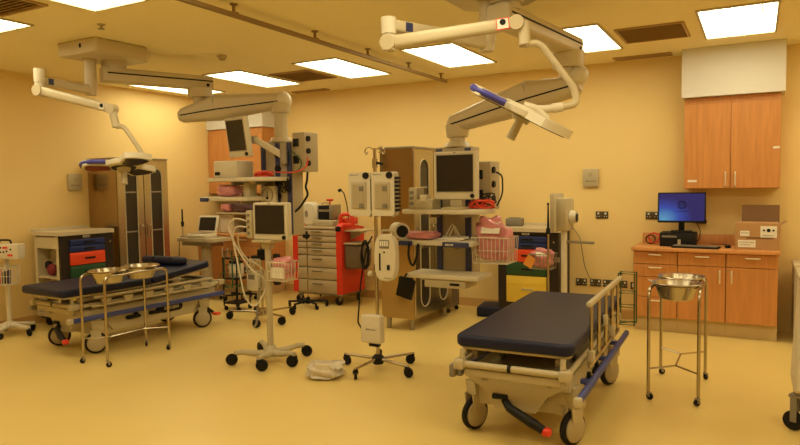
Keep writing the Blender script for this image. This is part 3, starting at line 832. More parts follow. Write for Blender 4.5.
# bundles and pink bag
def soft_bag(name, label, cat, loc, size, m, lab=None, seedv=1, rz=0, grp=None, wr=.16):
    t = thing(name, label, cat, loc, rz, grp)
    rnd = random.Random(seedv)
    b = MB(); n0 = len(b.bm.verts)
    bmesh.ops.create_icosphere(b.bm, subdivisions=4, radius=1)
    ph = [rnd.uniform(0, 6) for _ in range(6)]
    for v in b.bm.verts:
        c = v.co; k = 1 + wr * .5 * (math.sin(5 * c.x + ph[0]) * math.sin(4 * c.y + ph[1]) + .6 * math.sin(9 * c.z + ph[2] + 4 * c.x) + .35 * math.sin(17 * c.y + 11 * c.x + ph[3]))
        e = lambda q: math.copysign(abs(q) ** .62, q)
        v.co = V((e(c.x) * size[0] / 2 * k, e(c.y) * size[1] / 2 * k, 0 + e(c.z) * size[2] / 2 * (k if c.z > 0 else 1)))
    zmin = min(v.co.z for v in b.bm.verts)
    for v in b.bm.verts: v.co.z -= zmin
    b._fin(0); b.build('bag', m, t, sharp=60)
    if lab:
        p = MB(); w, h, tilt = lab
        p.box((.01, -size[1] * .43, size[2] * .76), (w, .004, h), rot=Matrix.Rotation(tilt, 3, 'X')); p.build('paper_slip', M_PAPER, t)
    return t
M_BUND = mat('dark_cloth_bundle', (.12, .06, .07), .8, vary=.5, scale=30)
soft_bag('clothing_bundle', 'dark mottled cloth bundle lying on the raised shelf of the far corner worktop', 'bundle', (-7.02, 7.73, 1.252), (.50, .30, .26), M_BUND, None, 3)
soft_bag('pink_bag', 'small crumpled pink bag standing beside the dark cloth bundle on the raised shelf', 'bag', (-7.36, 7.72, 1.252), (.20, .22, .20), M_PINK, None, 5)
soft_bag('pink_bag', 'crumpled pink bag with a white slip on the turned-monitor boom\'s lower shelf', 'bag', (-5.06, 5.33, 1.545), (.26, .22, .13), M_PINK, (.12, .03, -.9), 8)
# laptop trolley
t = thing('laptop_trolley', 'grey-topped pedestal trolley carrying a portable scanner in the far corner', 'trolley', (-7.20, 6.98, 0))
MB().prism(rrect(.78, .44, .10, 5, .04), .862, .91).build('top', M_CREAM, t)
MB().prism(rrect(.60, .34, .08), .80, .86).build('under_tray', M_GREYM, t)
c = MB(); c.cyl((.07, 0, .08), (.07, 0, .80), .085, .075, 20); c.build('column', M_BEIGE, t)
b = MB(); b.box((.07, 0, .085), (.56, .10, .05), bev=.02); b.box((.07, 0, .085), (.10, .46, .05), bev=.02); b.build('foot', M_BEIGE, t)
for x, y in ((-.18, 0), (.32, 0), (.07, -.2), (.07, .2)): castor(t, x, y, .03, .066, .4)
t = thing('portable_scanner', 'open laptop-style portable scanner on the grey trolley', 'scanner', (-7.20, 6.97, .91), .10)
MB().box((0, 0, .03), (.36, .26, .06), bev=.015).build('base', M_WHITE, t)
k = MB(); k.box((0, -.01, .061), (.30, .16, .006)); k.build('keypad', M_GREY, t)
R = Matrix.Rotation(math.radians(-14), 3, 'X')
l = MB(); l.box((0, .15, .19), (.36, .03, .26), bev=.01, rot=R); lo = l.build('lid', M_WHITE, t)
l = MB(); l.box(V((0, .15, .19)) + R @ V((0, -.0165, 0)), (.30, .004, .20), rot=R); l.build('screen', M_SCREEN, lo)
h = MB(); h.tube([(-.12, -.13, .03), (-.12, -.17, .035), (.12, -.17, .035), (.12, -.13, .03)], .010, 8, round_=.03); h.build('handle', M_WHITE, t)
t = thing('probe_holder', 'thin black probe standing upright on the grey trolley beside the scanner', 'probe', (-7.55, 6.93, .91))
m = MB(); m.cyl((0, 0, 0), (0, 0, .02), .035, seg=16); m.cyl((0, 0, .02), (0, 0, .30), .008, seg=10); m.build('stem', M_GREYM, t)
m = MB(); m.cyl((0, 0, .16), (0, 0, .23), .020, .024, 14); m.cyl((0, 0, .23), (0, 0, .42), .013, .011, 12); m.build('probe', M_BLACK, t)
tag(MB().tube([(-7.56, 6.99, .916), (-7.615, 6.98, .916), (-7.66, 6.96, .86), (-7.67, 6.95, .6), (-7.62, 6.97, .42), (-7.60, 7.02, .5)], .006, 6, round_=.08).build('cable', M_BLACK), 'thin black cable hanging off the scanner trolley\'s edge', 'cable')

# ------------------------------------------------------------------ computer on the right worktop
WT = .927
t = thing('desktop_computer', 'black small desktop computer case under the blue-screened monitor', 'computer', (-.755, 7.78, WT))
MB().box((0, 0, .075), (.36, .30, .15), bev=.006).build('case', M_BLACK, t)
b = MB(); b.box((.02, -.152, .05), (.03, .004, .06)); b.build('badge', M_BEIGE, t)
g = MB(); g.box((-.08, -.152, .11), (.15, .004, .02)); g.build('drive_slot', M_GREY, t)
t = thing('computer_monitor', 'black monitor with a lit blue screen on top of the desktop case', 'monitor', (-.728, 7.79, WT + .15), .05)
m = MB(); m.box((0, 0, .008), (.22, .17, .016), bev=.006); m.build('foot', M_BLACK, t)
m = MB(); m.box((0, .02, .10), (.06, .03, .18), bev=.008); m.build('stand', M_BLACK, t)
R = Matrix.Rotation(math.radians(-3), 3, 'X')
m = MB(); m.box((0, -.01, .272), (.49, .04, .335), bev=.008, rot=R); mo = m.build('casing', M_BLACK, t)
def screen_mat():
    m = bpy.data.materials.new('blue_desktop_screen'); m.use_nodes = True; nt = m.node_tree; bs = nt.nodes['Principled BSDF']
    tc = nt.nodes.new('ShaderNodeTexCoord'); gr = nt.nodes.new('ShaderNodeTexGradient'); gr.gradient_type = 'SPHERICAL'
    mp = nt.nodes.new('ShaderNodeMapping'); mp.inputs['Location'].default_value = (.62, 0, .55); mp.inputs['Scale'].default_value = (3.4, 3.4, 4.2)
    cr = nt.nodes.new('ShaderNodeValToRGB'); e = cr.color_ramp.elements
    e[0].position = 0; e[0].color = (.010, .010, .115, 1); e[1].position = 1; e[1].color = (.09, .33, .52, 1)
    x = e.new(.45); x.color = (.02, .06, .36, 1)
    nt.links.new(tc.outputs['Object'], mp.inputs['Vector']); nt.links.new(mp.outputs['Vector'], gr.inputs['Vector']); nt.links.new(gr.outputs['Fac'], cr.inputs['Fac'])
    nt.links.new(cr.outputs['Color'], bs.inputs['Emission Color']); bs.inputs['Emission Strength'].default_value = .8
    bs.inputs['Base Color'].default_value = (.01, .01, .02, 1); bs.inputs['Roughness'].default_value = .25
    return m
M_DESK = screen_mat()
s = MB(); s.box((0, 0, 0), (.46, .003, .298)); so = s.build('screen', M_DESK, mo); so.location = V((0, -.01, .272)) + R @ V((0, -.021, .004)); so.rotation_euler = (math.radians(-3), 0, 0)
g = MB()
c0 = V((0, -.01, .272)) + R @ V((.005, -.0235, .03))
for r in (.043, .028): g.tube([c0 + R @ V((r * math.cos(2 * PI * k / 24), 0, r * math.sin(2 * PI * k / 24))) for k in range(24)], .0045, 5, closed=True)
g.box(c0 + R @ V((0, 0, 0)), (.026, .002, .012), rot=R); g.box(c0 + R @ V((0, 0, -.07)), (.10, .002, .006), rot=R)
M_EMB = mat('screen_emblem', (.004, .006, .035), .6, emit=.3); g.build('emblem', M_EMB, mo)
t = thing('keyboard', 'black keyboard lying on the worktop before the desktop case', 'keyboard', (-.565, 7.55, WT), -.10)
MB().box((0, 0, .010), (.46, .165, .020), bev=.006).build('body', M_BLACK, t)
k = MB()
for i in range(15):
    for j in range(5): k.box((-.205 + i * .0293, -.06 + j * .028, .0225), (.024, .022, .007))
k.build('keys', M_GREY, t)
t = thing('computer_mouse', 'black mouse on the worktop between keyboard and carton', 'mouse', (-.262, 7.68, WT), -.2)
MB().ball((0, 0, .014), .05, (.62, 1, .36), 18).build('shell', M_BLACK, t)
MB().cyl((-.004, .028, .031), (.004, .028, .031), .008, seg=10).build('wheel', M_GREY, t)
tag(MB().tube([(-.262, 7.73, WT + .01), (-.25, 7.85, WT + .006), (-.30, 7.98, WT + .006), (-.45, 8.0, WT + .006)], .003, 6, round_=.05).build('mouse_cable', M_BLACK), 'thin black mouse cable running to the wall over the worktop', 'cable')
tag(MB().tube([(-.62, 7.86, WT + .30), (-.585, 7.965, WT + .24), (-.545, 7.965, WT + .15), (-.56, 7.965, WT + .06), (-.60, 7.95, WT + .01)], .005, 6, round_=.05).build('monitor_cable', M_BLACK), 'black cable looping behind the monitor down to the desktop case', 'cable')
pts = [(-1.02 + .06 * math.cos(a) * (1 + .1 * math.sin(3 * a)), 7.84 + .03 * math.sin(2.3 * a), WT + .075 + .055 * math.sin(a)) for a in [i * .42 for i in range(38)]]
tag(MB().tube(pts, .0075, 6).build('cable_coil', M_CABLE), 'red cable coil beside the black desktop case on the worktop', 'cable')
pts = [(-1.05 + .05 * math.cos(a), 7.80 + .02 * math.sin(1.7 * a), WT + .06 + .05 * math.sin(a)) for a in [i * .5 for i in range(20)]]
tag(MB().tube(pts, .006, 6).build('cable_coil', M_BLACK), 'black cable coil tangled with the red cable on the worktop', 'cable')
t = thing('card_reader', 'small dark box on the wall beneath the wall cupboard, beside the monitor', 'card reader', (-.55, 8.02, 1.18))
MB().box((0, 0, 0), (.12, .06, .035), bev=.006).build('casing', M_BLACK, t); MB().box((0, -.031, 0), (.07, .004, .008)).build('slot', M_GREY, t)
# carton
t = thing('cardboard_carton', 'open cardboard carton with white labels on the worktop', 'carton', (.012, 7.66, WT), .0)
W, D, Hh = .40, .30, .27
b = MB()
for s in (-1, 1):
    b.box((s * (W / 2 - .003), 0, Hh / 2), (.006, D, Hh)); b.box((0, s * (D / 2 - .003), Hh / 2), (W - .012, .006, Hh))
b.box((0, 0, .003), (W - .012, D - .012, .006)); b.build('box', M_CARD, t)
f = MB(); f.box((.025, D / 2 + .02, Hh + .09), (W - .05, .005, .185), rot=Matrix.Rotation(math.radians(-12), 3, 'X')); f.build('rear_flap', M_CARDD, t)
f = MB(); f.box((-.01, -D / 2 + .085, Hh + .006), (W * .98, .17, .005), rot=Matrix.Rotation(math.radians(3), 3, 'X')); f.build('front_flap', M_CARD, t)
f = MB(); f.box((W / 2 + .02, .01, Hh + .0), (.005, D * .9, .09), rot=Matrix.Rotation(math.radians(55), 3, 'Y')); f.build('side_flap', M_CARD, t)
y = -D / 2 - .002
l = MB(); l.box((-.095, y, .065), (.16, .003, .075)); lo = l.build('shipping_label', M_PAPER, t)
g = MB(); glyphs(g, -.165, -.03, .08, .008, y - .002, 'Y', 9, 2); glyphs(g, -.165, -.06, .055, .008, y - .002, 'Y', 7, 4); g.build('label_print', M_GREY, lo)
l = MB(); l.box((-.115, y, .17), (.085, .003, .055)); lo = l.build('small_label', M_PAPER, t)
g = MB(); glyphs(g, -.15, -.08, .175, .010, y - .002, 'Y', 5, 6); g.build('label_print', M_GREY, lo)
l = MB(); l.box((.098, y, .19), (.145, .003, .115)); lo = l.build('symbol_label', M_PAPER, t)
g = MB()
for k in (-1, 0, 1):
    q = V((.098 + k * .042, y - .003, .205)); g.cyl(q, q + V((0, -.002, 0)), .018 if k == 0 else .010, seg=14)
glyphs(g, .04, .15, .152, .008, y - .002, 'Y', 8, 11); g.build('label_symbols', M_BLACK, lo)
l = MB(); l.box((.02, y + .0005, .125), (.24, .002, .016)); l.build('print_band', M_CARDD, t)

# ------------------------------------------------------------------ wall fittings
def socket(x, z, label, w=.15, double=True, grp='brass wall sockets'):
    t = thing('wall_socket', label, 'socket', (x, WY, z), 0, grp)
    MB().box((0, -.006, 0), (w, .012, .088), bev=.004).build('plate', M_SOCKET, t)
    k = MB()
    for s in ((-1, 1) if double else (0,)):
        k.box((s * .042, -.0135, .020), (.020, .006, .022)); k.box((s * .042 - .014, -.0135, -.016), (.009, .006, .009)); k.box((s * .042 + .014, -.0135, -.016), (.009, .006, .009))
    k.build('switch', M_PAPER, t)
socket(-1.64, 1.245, 'brass double wall socket high on the back wall below the small white wall panel')
socket(-1.065, 1.245, 'brass double wall socket high on the wall beside the computer monitor')
for i, (x, l) in enumerate(((-1.885, 'low brass double socket behind the grey pedestal monitor, first of the low row'), (-1.713, 'second low brass double socket along from the grey pedestal monitor'),
    (-1.56, 'third low brass double socket along from the grey pedestal monitor'), (-1.41, 'low brass double socket behind the raised side rail of the rail-up stretcher'))):
    socket(x, .415, l, .135)
t = thing('data_outlet', 'low square outlet with a pale centre nearest the wooden cabinets', 'socket', (-1.262, WY, .405))
MB().box((0, -.006, 0), (.088, .012, .088), bev=.004).build('plate', M_SOCKET, t); MB().box((0, -.0135, .005), (.045, .006, .045)).build('insert', M_PAPER, t)
def panel(loc, rz, label):
    t = thing('wall_panel', label, 'wall panel', loc, rz)
    MB().box((0, -.02, 0), (.19, .04, .21), bev=.008).build('casing', M_CREAM, t)
    g = MB(); g.cyl((.0, -.04, .035), (.0, -.044, .035), .028, seg=18); g.build('dial', M_BEIGE, t)
    g = MB(); glyphs(g, -.07, .07, -.045, .018, -.0415, 'Y', 6, 13); g.build('print', M_GREY, t)
    MB().box((0, -.018, -.108), (.16, .03, .012)).build('vent_lip', M_BEIGE, t)
panel((-1.77, WY, 1.70), 0, 'small white wall panel with a dial on the back wall')
panel((WX, 5.36, 1.745), PI / 2, 'small white wall panel beside the tall steel cupboard with the red-lensed light before it')
# ------------------------------------------------------------------ roll stands
def star_base(t, angs, r, z, m_leg, castr, thick=.018, hub=.045, tip=None, curved=False, legname='base_leg'):
    for i, a in enumerate(angs):
        a = math.radians(a); dx, dy = math.cos(a), math.sin(a)
        l = MB()
        if curved:
            l.tube([(0, 0, z), (dx * r * .45, dy * r * .45, z + .012), (dx * r * .75, dy * r * .75, z + .035), (dx * r, dy * r, z + .035)], [thick * 1.5, thick * 1.25, thick, thick], 10)
        else:
            l.tube([(dx * hub * .6, dy * hub * .6, z), (dx * (r + .012), dy * (r + .012), z - .005)], [thick, thick * .75], 10)
        l.build(legname, m_leg, t)
        if castr: castor(t, dx * r, dy * r, castr, (z + .025 if curved else z - .01), a + 2.2 * i, None, castr * .5)

def flat_monitor(name, label, cat, loc, rz, w, h, d, tilt=0, grp=None, knob=True, base=None, screen=None):
    """monitor whose origin is its bottom centre, screen to local -Y"""
    t = thing(name, label, cat, loc, rz, grp)
    R = Matrix.Rotation(math.radians(tilt), 3, 'X')
    c = V((0, 0, h / 2 + (base or 0)))
    m = MB(); m.box(c, (w, d, h), bev=.014, seg=3, rot=R); m.box(c + R @ V((0, d * .8, 0)), (w * .72, d * .8, h * .72), bev=.02, rot=R); mo = m.build('casing', M_WHITE, t)
    s = MB(); s.box(c + R @ V((0, -d / 2 - .001, h * .045)), (w * .84, .004, h * .76), rot=R); s.build('screen', screen or M_SCREEN, mo)
    b = MB()
    for x, z, dx, dz in ((0, .445, .87, .012), (0, -.352, .87, .012), (-.43, .045, .012, .80), (.43, .045, .012, .80)):
        b.box(c + R @ V((w * x, -d / 2 - .002, h * z)), (w * dx, .008, h * dz), rot=R)
    b.build('bezel', M_CREAM, mo)
    if knob:
        k = MB(); q = c + R @ V((w * .40, -d / 2, -h * .425)); k.cyl(q, q + R @ V((0, -.016, 0)), .020, .017, 16); k.build('knob', M_BLACK, mo)
        k = MB(); q = c + R @ V((0, -d / 2 - .001, h * .47)); k.box(q, (.02, .003, .008), rot=R); k.build('indicator', M_GREY, mo)
    if base:
        k = MB(); k.box((0, d * .4, base / 2), (w * .28, .09, base + .03), bev=.012); k.box((0, 0, .010), (w * .5, .20, .02), bev=.006); k.build('foot', M_CREAM, t)
    return t

def wire_basket(mb, c, sx, sy, sz, nx=7, ny=5, r=.0035):
    x0, x1 = c[0] - sx / 2, c[0] + sx / 2; y0, y1 = c[1] - sy / 2, c[1] + sy / 2; z0 = c[2]
    for z, k in ((z0 + sz, 1), (z0 + sz * .5, .97), (z0, .93)):
        mb.tube([(c[0] + (x - c[0]) * k, c[1] + (y - c[1]) * k, z) for x, y in ((x0, y0), (x1, y0), (x1, y1), (x0, y1))], r * (1.6 if k == 1 else 1), 5, closed=True)
    for i in range(nx + 1):
        x = x0 + (x1 - x0) * i / nx; xb = c[0] + (x - c[0]) * .93
        mb.tube([(x, y0, z0 + sz), (xb, c[1] - sy / 2 * .93, z0), (xb, c[1] + sy / 2 * .93, z0), (x, y1, z0 + sz)], r, 5)
    for j in range(1, ny):
        y = y0 + (y1 - y0) * j / ny; yb = c[1] + (y - c[1]) * .93
        mb.tube([(x0, y, z0 + sz), (c[0] - sx / 2 * .93, yb, z0), (c[0] + sx / 2 * .93, yb, z0), (x1, y, z0 + sz)], r, 5)

def tangle(c, sx, sy, sz, n, r, m, label, seedv):
    rnd = random.Random(seedv); pts = []
    for i in range(n):
        a = i * .55
        pts.append((c[0] + sx * math.cos(a) * (.7 + .3 * math.sin(i * .37)), c[1] + sy * math.sin(a) * (.7 + .3 * math.cos(i * .23)), c[2] + r + sz * (.5 + .5 * math.sin(i * .71 + rnd.uniform(-.4, .4)))))
    return tag(MB().tube(pts, r, 6).build('cable_coil', m), label, 'cable')

# monitor trolley in the middle foreground
TX, TY = -4.0, 4.69
t = thing('monitor_trolley', 'cream patient-monitor trolley on five large black castors, in front of the red cart', 'trolley', (TX, TY, 0))
star_base(t, (-130, -68, -10, 58, 145), .335, .08, M_CREAM, .056, .024, curved=True)
p = MB(); p.lathe([(0, .06), (.07, .06), (.075, .10), (.05, .14), (.036, .16)], seg=20); p.cyl((0, 0, .14), (0, 0, 1.14), .030, seg=20); p.build('pole', M_CREAM, t)
p = MB(); p.box((0, .0, 1.145), (.22, .20, .025), bev=.006); p.box((0, .0, 1.105), (.09, .09, .07), bev=.012); p.build('mount_plate', M_CREAM, t)
p = MB(); p.box((0, .12, .86), (.06, .05, .30), bev=.01); p.cyl((0, .06, .9), (0, 0, .9), .018, seg=10); p.build('cable_hook', M_DARK, t)
b = MB(); wire_basket(b, (.185, -.02, .79), .21, .20, .17, 6, 4); b.cyl((.03, 0, .95), (.09, 0, .95), .010, seg=8); b.cyl((.03, 0, .83), (.09, 0, .83), .010, seg=8); b.build('wire_basket', M_WHITE, t)
b = MB(); b.box((.20, -.112, .865), (.14, .004, .10)); b.build('rack_card', M_PAPER, t)
flat_monitor('patient_monitor', 'cream patient monitor with dark screen on the five-castor trolley', 'monitor', (TX + .085, TY - .03, 1.157), .05, .39, .345, .075, 0)
t = thing('monitor_module', 'narrow cream measuring module clipped to the side of the trolley monitor', 'monitor module', (TX - .148, TY - .02, 1.17), .05)
MB().box((0, 0, .13), (.065, .15, .26), bev=.010).build('casing', M_CREAM, t)
k = MB()
for i in range(4):
    k.cyl((.0, -.075, .05 + i * .055), (0, -.088, .05 + i * .055), .013, seg=12)
k.build('socket', M_GREY, t)
soft_bag('pink_bag', 'pink plastic bag stuffed in the wire basket of the monitor trolley', 'bag', (TX + .185, TY - .01, .80), (.19, .16, .20), M_PINK, None, 12)
# cables dropping from the module
def cable(pts, r, m, label, name='cable', rd=.06):
    return tag(MB().tube(pts, r, 6, round_=rd, sub=5).build(name, m), label, 'cable')
mx, my = TX - .148, TY - .11
cable([(mx, my, 1.33), (mx - .10, my - .06, 1.37), (mx - .20, my - .05, 1.28), (mx - .10, my - .02, 1.05), (mx + .05, my, .86), (mx + .11, my + .1, .80), (mx + .13, my + .13, .62)], .008, M_WHITE, 'white cable looping highest out of the trolley monitor module', rd=.09)
cable([(mx, my, 1.275), (mx - .12, my - .03, 1.29), (mx - .17, my - .02, 1.18), (mx - .11, my - .02, .93), (mx - .06, my, .62), (mx + .02, my + .04, .50), (mx + .08, my + .10, .62), (mx + .12, my + .15, .78)], .008, M_WHITE, 'white cable hanging lowest below the trolley monitor module', rd=.09)
cable([(mx, my, 1.22), (mx - .08, my - .04, 1.22), (mx - .10, my - .02, 1.08), (mx, my, .96), (mx + .10, my + .06, .91), (mx + .12, my + .1, .84)], .008, M_CREAM, 'cream cable running from the trolley monitor module to the pole hook', rd=.09)
cable([(TX - .10, TY - .02, .70), (TX - .12, TY - .04, .45), (TX - .11, TY - .06, .36), (TX - .13, TY - .08, .33)], .011, M_GREY, 'grey sensor lead hanging down beside the trolley pole', rd=.05)

# second stand behind the trolley
SX, SY = -5.33, 6.12
t = thing('equipment_stand', 'five-legged chrome stand with a white pump box and bottle, behind the monitor trolley', 'stand', (SX, SY, 0))
star_base(t, (-165, -62, -15, 75, 140), .43, .105, M_CHROME, .050, .014)
p = MB(); p.cyl((0, 0, .06), (0, 0, .15), .05, seg=18); p.cyl((0, 0, .1), (0, 0, 1.05), .014, seg=12); p.build('pole', M_CHROME, t)
b = MB(); b.box((-.06, -.06, .50), (.17, .12, .24), bev=.02); bo = b.build('pump_box', M_WHITE, t)
g = MB(); g.box((-.06, -.122, .55), (.10, .004, .06)); g.build('display', M_GREY, bo)
b = MB(); b.lathe([(0, .38), (.055, .38), (.06, .40), (.06, .56), (.04, .60), (.03, .62), (0, .62)], (.11, -.03, .0), 20); b.build('bottle', M_CREAM, t)
b = MB(); b.box((.02, -.02, .78), (.26, .10, .05), bev=.01); b.box((.05, -.03, .84), (.12, .09, .10), bev=.02); b.build('clamp_shelf', M_BLACK, t)

tangle((SX - .02, SY - .12, .60), .13, .05, .16, 44, .008, M_CREAM, 'cream cables bundled on the equipment stand behind the monitor trolley', 61)
tangle((SX + .10, SY - .05, .80), .08, .05, .10, 30, .007, M_BLACK, 'black cables bundled on top of the equipment stand behind the monitor trolley', 62)

# infusion stand with pumps
IX, IY = -2.945, 4.90
t = thing('infusion_stand', 'chrome infusion pole on five legs, carrying two pumps and a feeding device', 'stand', (IX, IY, 0))
star_base(t, (-92, -16, 58, 120, 178), .36, .10, M_CHROME, 0, .0145, .05)
for i, a in enumerate((-92, -16, 58, 120, 178)):
    a = math.radians(a); castor(t, .355 * math.cos(a), .355 * math.sin(a), .045, .094, a + 1.0 + i, None, .026)
h = MB(); h.lathe([(0, .055), (.045, .055), (.055, .075), (.055, .115), (.03, .14), (0, .14)], seg=18); h.build('hub', M_BLACK, t)
p = MB(); p.cyl((0, 0, .12), (0, 0, 1.97), .0155, seg=14); p.cyl((0, 0, .9), (0, 0, .95), .026, seg=14); p.cyl((0, 0, 1.80), (0, 0, 1.88), .024, seg=14); p.build('pole', M_CHROME, t)
k = MB(); k.tube([(0, 0, 1.955), (-.06, 0, 1.985), (-.095, 0, 1.97), (-.105, 0, 1.93), (-.085, 0, 1.915), (-.075, 0, 1.94)], .006, 8, round_=.02)
k.tube([(0, 0, 1.955), (.06, 0, 1.985), (.095, 0, 1.97), (.105, 0, 1.93), (.085, 0, 1.915), (.075, 0, 1.94)], .006, 8, round_=.02)
k.tube([(0, 0, 1.955), (0, .09, 1.985), (0, .10, 1.93), (0, .07, 1.94)], .006, 8, round_=.02); k.build('bottle_hook', M_CHROME, t)
k = MB(); k.cyl((.015, 0, 1.845), (.085, -.02, 1.83), .012, seg=10); k.build('height_clamp', M_BLACK, t)
k = MB(); k.ball((-.05, -.03, .865), .026); k.ball((-.06, -.035, 1.10), .024); build_each(k, 'clamp_knob', M_WHITE, t)
def pump(dx, label, fins):
    t = thing('infusion_pump', label, 'pump', (IX + dx, IY - .075, 1.385), .06, 'twin pumps on the infusion pole')
    b = MB(); b.prism(rrect(.215, .375, .022, 4, 0, .1875), -.075, .02, 'Y'); bo = b.build('casing', M_WHITE, t)
    k = MB(); q = V((.065, -.075, .345)); k.cyl(q, q + V((0, -.014, 0)), .030, .028, 20); k.build('dial', M_BLACK, t)
    k = MB(); k.box((-.005, -.080, .175), (.145, .014, .225), bev=.004); k.build('recess_frame', M_CREAM, t)
    k = MB(); k.box((-.005, -.088, .175), (.112, .004, .19)); k.build('recess', M_BEIGE, t)
    k = MB()
    for z in (.235, .085): k.box((.025, -.093, z), (.042, .012, .042), bev=.004)
    build_each(k, 'catch', M_GREY, t)
    f = MB()
    if fins:
        for i in range(9): f.box((.121, -.03, .05 + i * .034), (.016, .085, .020), bev=.003)
    else: f.box((.112, -.03, .18), (.014, .092, .27), bev=.004)
    f.build('heat_fins', M_BLACK, t)
    g = MB(); glyphs(g, -.095, -.01, .352, .010, -.076, 'Y', 6, 17); g.build('print', M_GREY, t)
    k = MB(); k.box((0, .04, .18), (.10, .06, .20), bev=.01); k.build('rear_mount', M_GREY, t)
    f = MB()
    for x in (-.08, .08): f.cyl((x, -.03, -.012), (x, -.03, .004), .014, seg=12)
    f.build('foot', M_CREAM, t)
pump(-.075, 'cream infusion pump with one plain black edge strip, nearer the red cart', False)
pump(.158, 'cream infusion pump with black ridged cooling fins, nearer the big monitor', True)
t = thing('feeding_device', 'oval white handheld-style device with small display, clamped low on the infusion pole', 'medical device', (IX + .145, IY - .06, .815))
def oval(w, h, k=2.7, n=40, cx=0, cy=0):
    o = []
    for i in range(n):
        a = 2 * PI * i / n; c, s = math.cos(a), math.sin(a)
        o.append((cx + w / 2 * math.copysign(abs(c) ** (2 / k), c), cy + h / 2 * math.copysign(abs(s) ** (2 / k), s)))
    return o
b = MB(); b.prism(oval(.215, .41, 3.0, 40, 0, .205), -.05, .03, 'Y'); bo = b.build('casing', M_WHITE, t)
md = bo.modifiers.new('soft', 'BEVEL'); md.width = .016; md.segments = 3; md.limit_method = 'ANGLE'; md.angle_limit = math.radians(50)
k = MB(); k.box((0, -.052, .325), (.095, .006, .075), bev=.002); k.build('display', M_GREY, t)
k = MB()
for i in range(4): k.box((-.033 + i * .022, -.0555, .33), (.014, .003, .045))
k.build('display_digits', M_PAPER, t)
k = MB(); k.box((-.045, -.051, .17), (.014, .006, .15)); k.box((.04, -.051, .125), (.026, .008, .045)); k.cyl((.0, -.05, .255), (.0, -.055, .255), .008, seg=10); k.build('slot', M_BLACK, t)
g = MB(); glyphs(g, -.01, .075, .032, .012, -.0505, 'Y', 6, 21); g.build('print', M_GREY, t)
k = MB(); k.box((.0, .06, .30), (.06, .07, .05), bev=.008); k.build('rear_clamp', M_BLACK, t)
k = MB(); k.tube([(-.05, .0, .40), (-.05, .0, .44), (.06, .0, .44), (.06, .0, .40)], .009, 8, round_=.02); k.build('carry_handle', M_BEIGE, t)
t = thing('power_unit', 'small white power box low on the infusion pole above its legs', 'power box', (IX + .005, IY - .06, .255))
b = MB(); b.box((-.02, 0, .125), (.205, .085, .25), bev=.018, seg=3); b.build('casing', M_WHITE, t)
g = MB(); glyphs(g, -.065, .04, .125, .016, -.0435, 'Y', 7, 23); g.build('print', M_GREY, t)
k = MB(); k.box((.0, .0, -.015), (.10, .05, .03), bev=.006); k.cyl((-.122, 0, .13), (-.14, 0, .13), .016, seg=12); k.build('plug', M_BLACK, t)
cable([(IX - .14, IY - .06, .385), (IX - .17, IY - .06, .42), (IX - .13, IY - .07, .75), (IX - .10, IY - .06, .95), (IX - .05, IY - .07, 1.12), (IX - .01, IY - .05, 1.2)], .007, M_BLACK, 'black mains cable rising along the infusion pole from the power box', rd=.06)
pts = [(IX - .075 + .035 * math.cos(a), IY - .07 + .012 * math.sin(1.4 * a), 1.02 + .12 * math.sin(a) + .006 * a * .3) for a in [i * .45 for i in range(44)]]
tag(MB().tube(pts, .0075, 6).build('cable_coil', M_BLACK), 'bundled black cable coil hung on the infusion pole beside the feeding device', 'cable')

# ------------------------------------------------------------------ equipment standing on the big-monitor boom
S1, S2, S3 = 1.425, 1.145, .845
flat_monitor('patient_monitor', 'large cream patient monitor with dark screen on the top shelf of the big-monitor boom', 'monitor', (-2.335, 5.28, S1), .0, .415, .425, .07, 0, None, True, .085)
t = thing('measuring_module', 'low cream measuring module beside the large monitor on the big-monitor boom', 'monitor module', (-2.66, 5.30, S1))
MB().box((0, 0, .045), (.24, .18, .09), bev=.008).build('casing', M_CREAM, t)
k = MB(); k.box((-.075, -.02, .105), (.085, .15, .18), bev=.01); k.build('side_module', M_CREAM, t)
k = MB(); k.box((.03, -.093, .10), (.05, .01, .045), bev=.003); k.box((.03, -.05, .10), (.06, .10, .06), bev=.004); k.build('plug_block', M_WHITE, t)
k = MB()
for z in (.05, .10, .15): k.box((-.085, -.098, z), (.04, .008, .03), bev=.003)
k.build('socket', M_GREY, t)
tangle((-2.13, 5.36, S1), .13, .09, .07, 60, .008, M_CABLE, 'orange-red cables coiled on the end of the big-monitor boom\'s top shelf', 4)
tangle((-2.12, 5.42, S1 + .03), .11, .07, .10, 36, .006, M_BLACK, 'black cables tangled behind the orange-red coil on the big-monitor boom', 6)
cable([(-2.10, 5.66, 1.75), (-2.03, 5.62, 1.72), (-2.0, 5.55, 1.55), (-2.02, 5.45, 1.45)], .008, M_BLACK, 'black cable dropping from the side outlet box of the big-monitor boom', rd=.08)
soft_bag('pink_bag', 'flat pink plastic packet lying on the big-monitor boom\'s middle shelf', 'bag', (-2.70, 5.33, S2), (.30, .24, .075), M_PINK, None, 21)
t = thing('paper_stack', 'crumpled clear film and papers in the middle of the big-monitor boom\'s middle shelf', 'papers', (-2.40, 5.33, S2))
for i in range(3): MB().box((.02 * i - .02, .01 * i, .004 + .008 * i), (.24, .18, .008), rz=.2 * i).build('sheet', M_PAPER, t)
b = MB(); b.tube([(-.05, -.05, .025), (.0, .0, .15), (.03, .03, .03), (.08, -.03, .035)], .006, 6, round_=.02); b.tube([(-.02, -.04, .025), (.01, .02, .13), (.07, .0, .03)], .006, 6, round_=.02); b.build('tubing', M_CREAM, t)
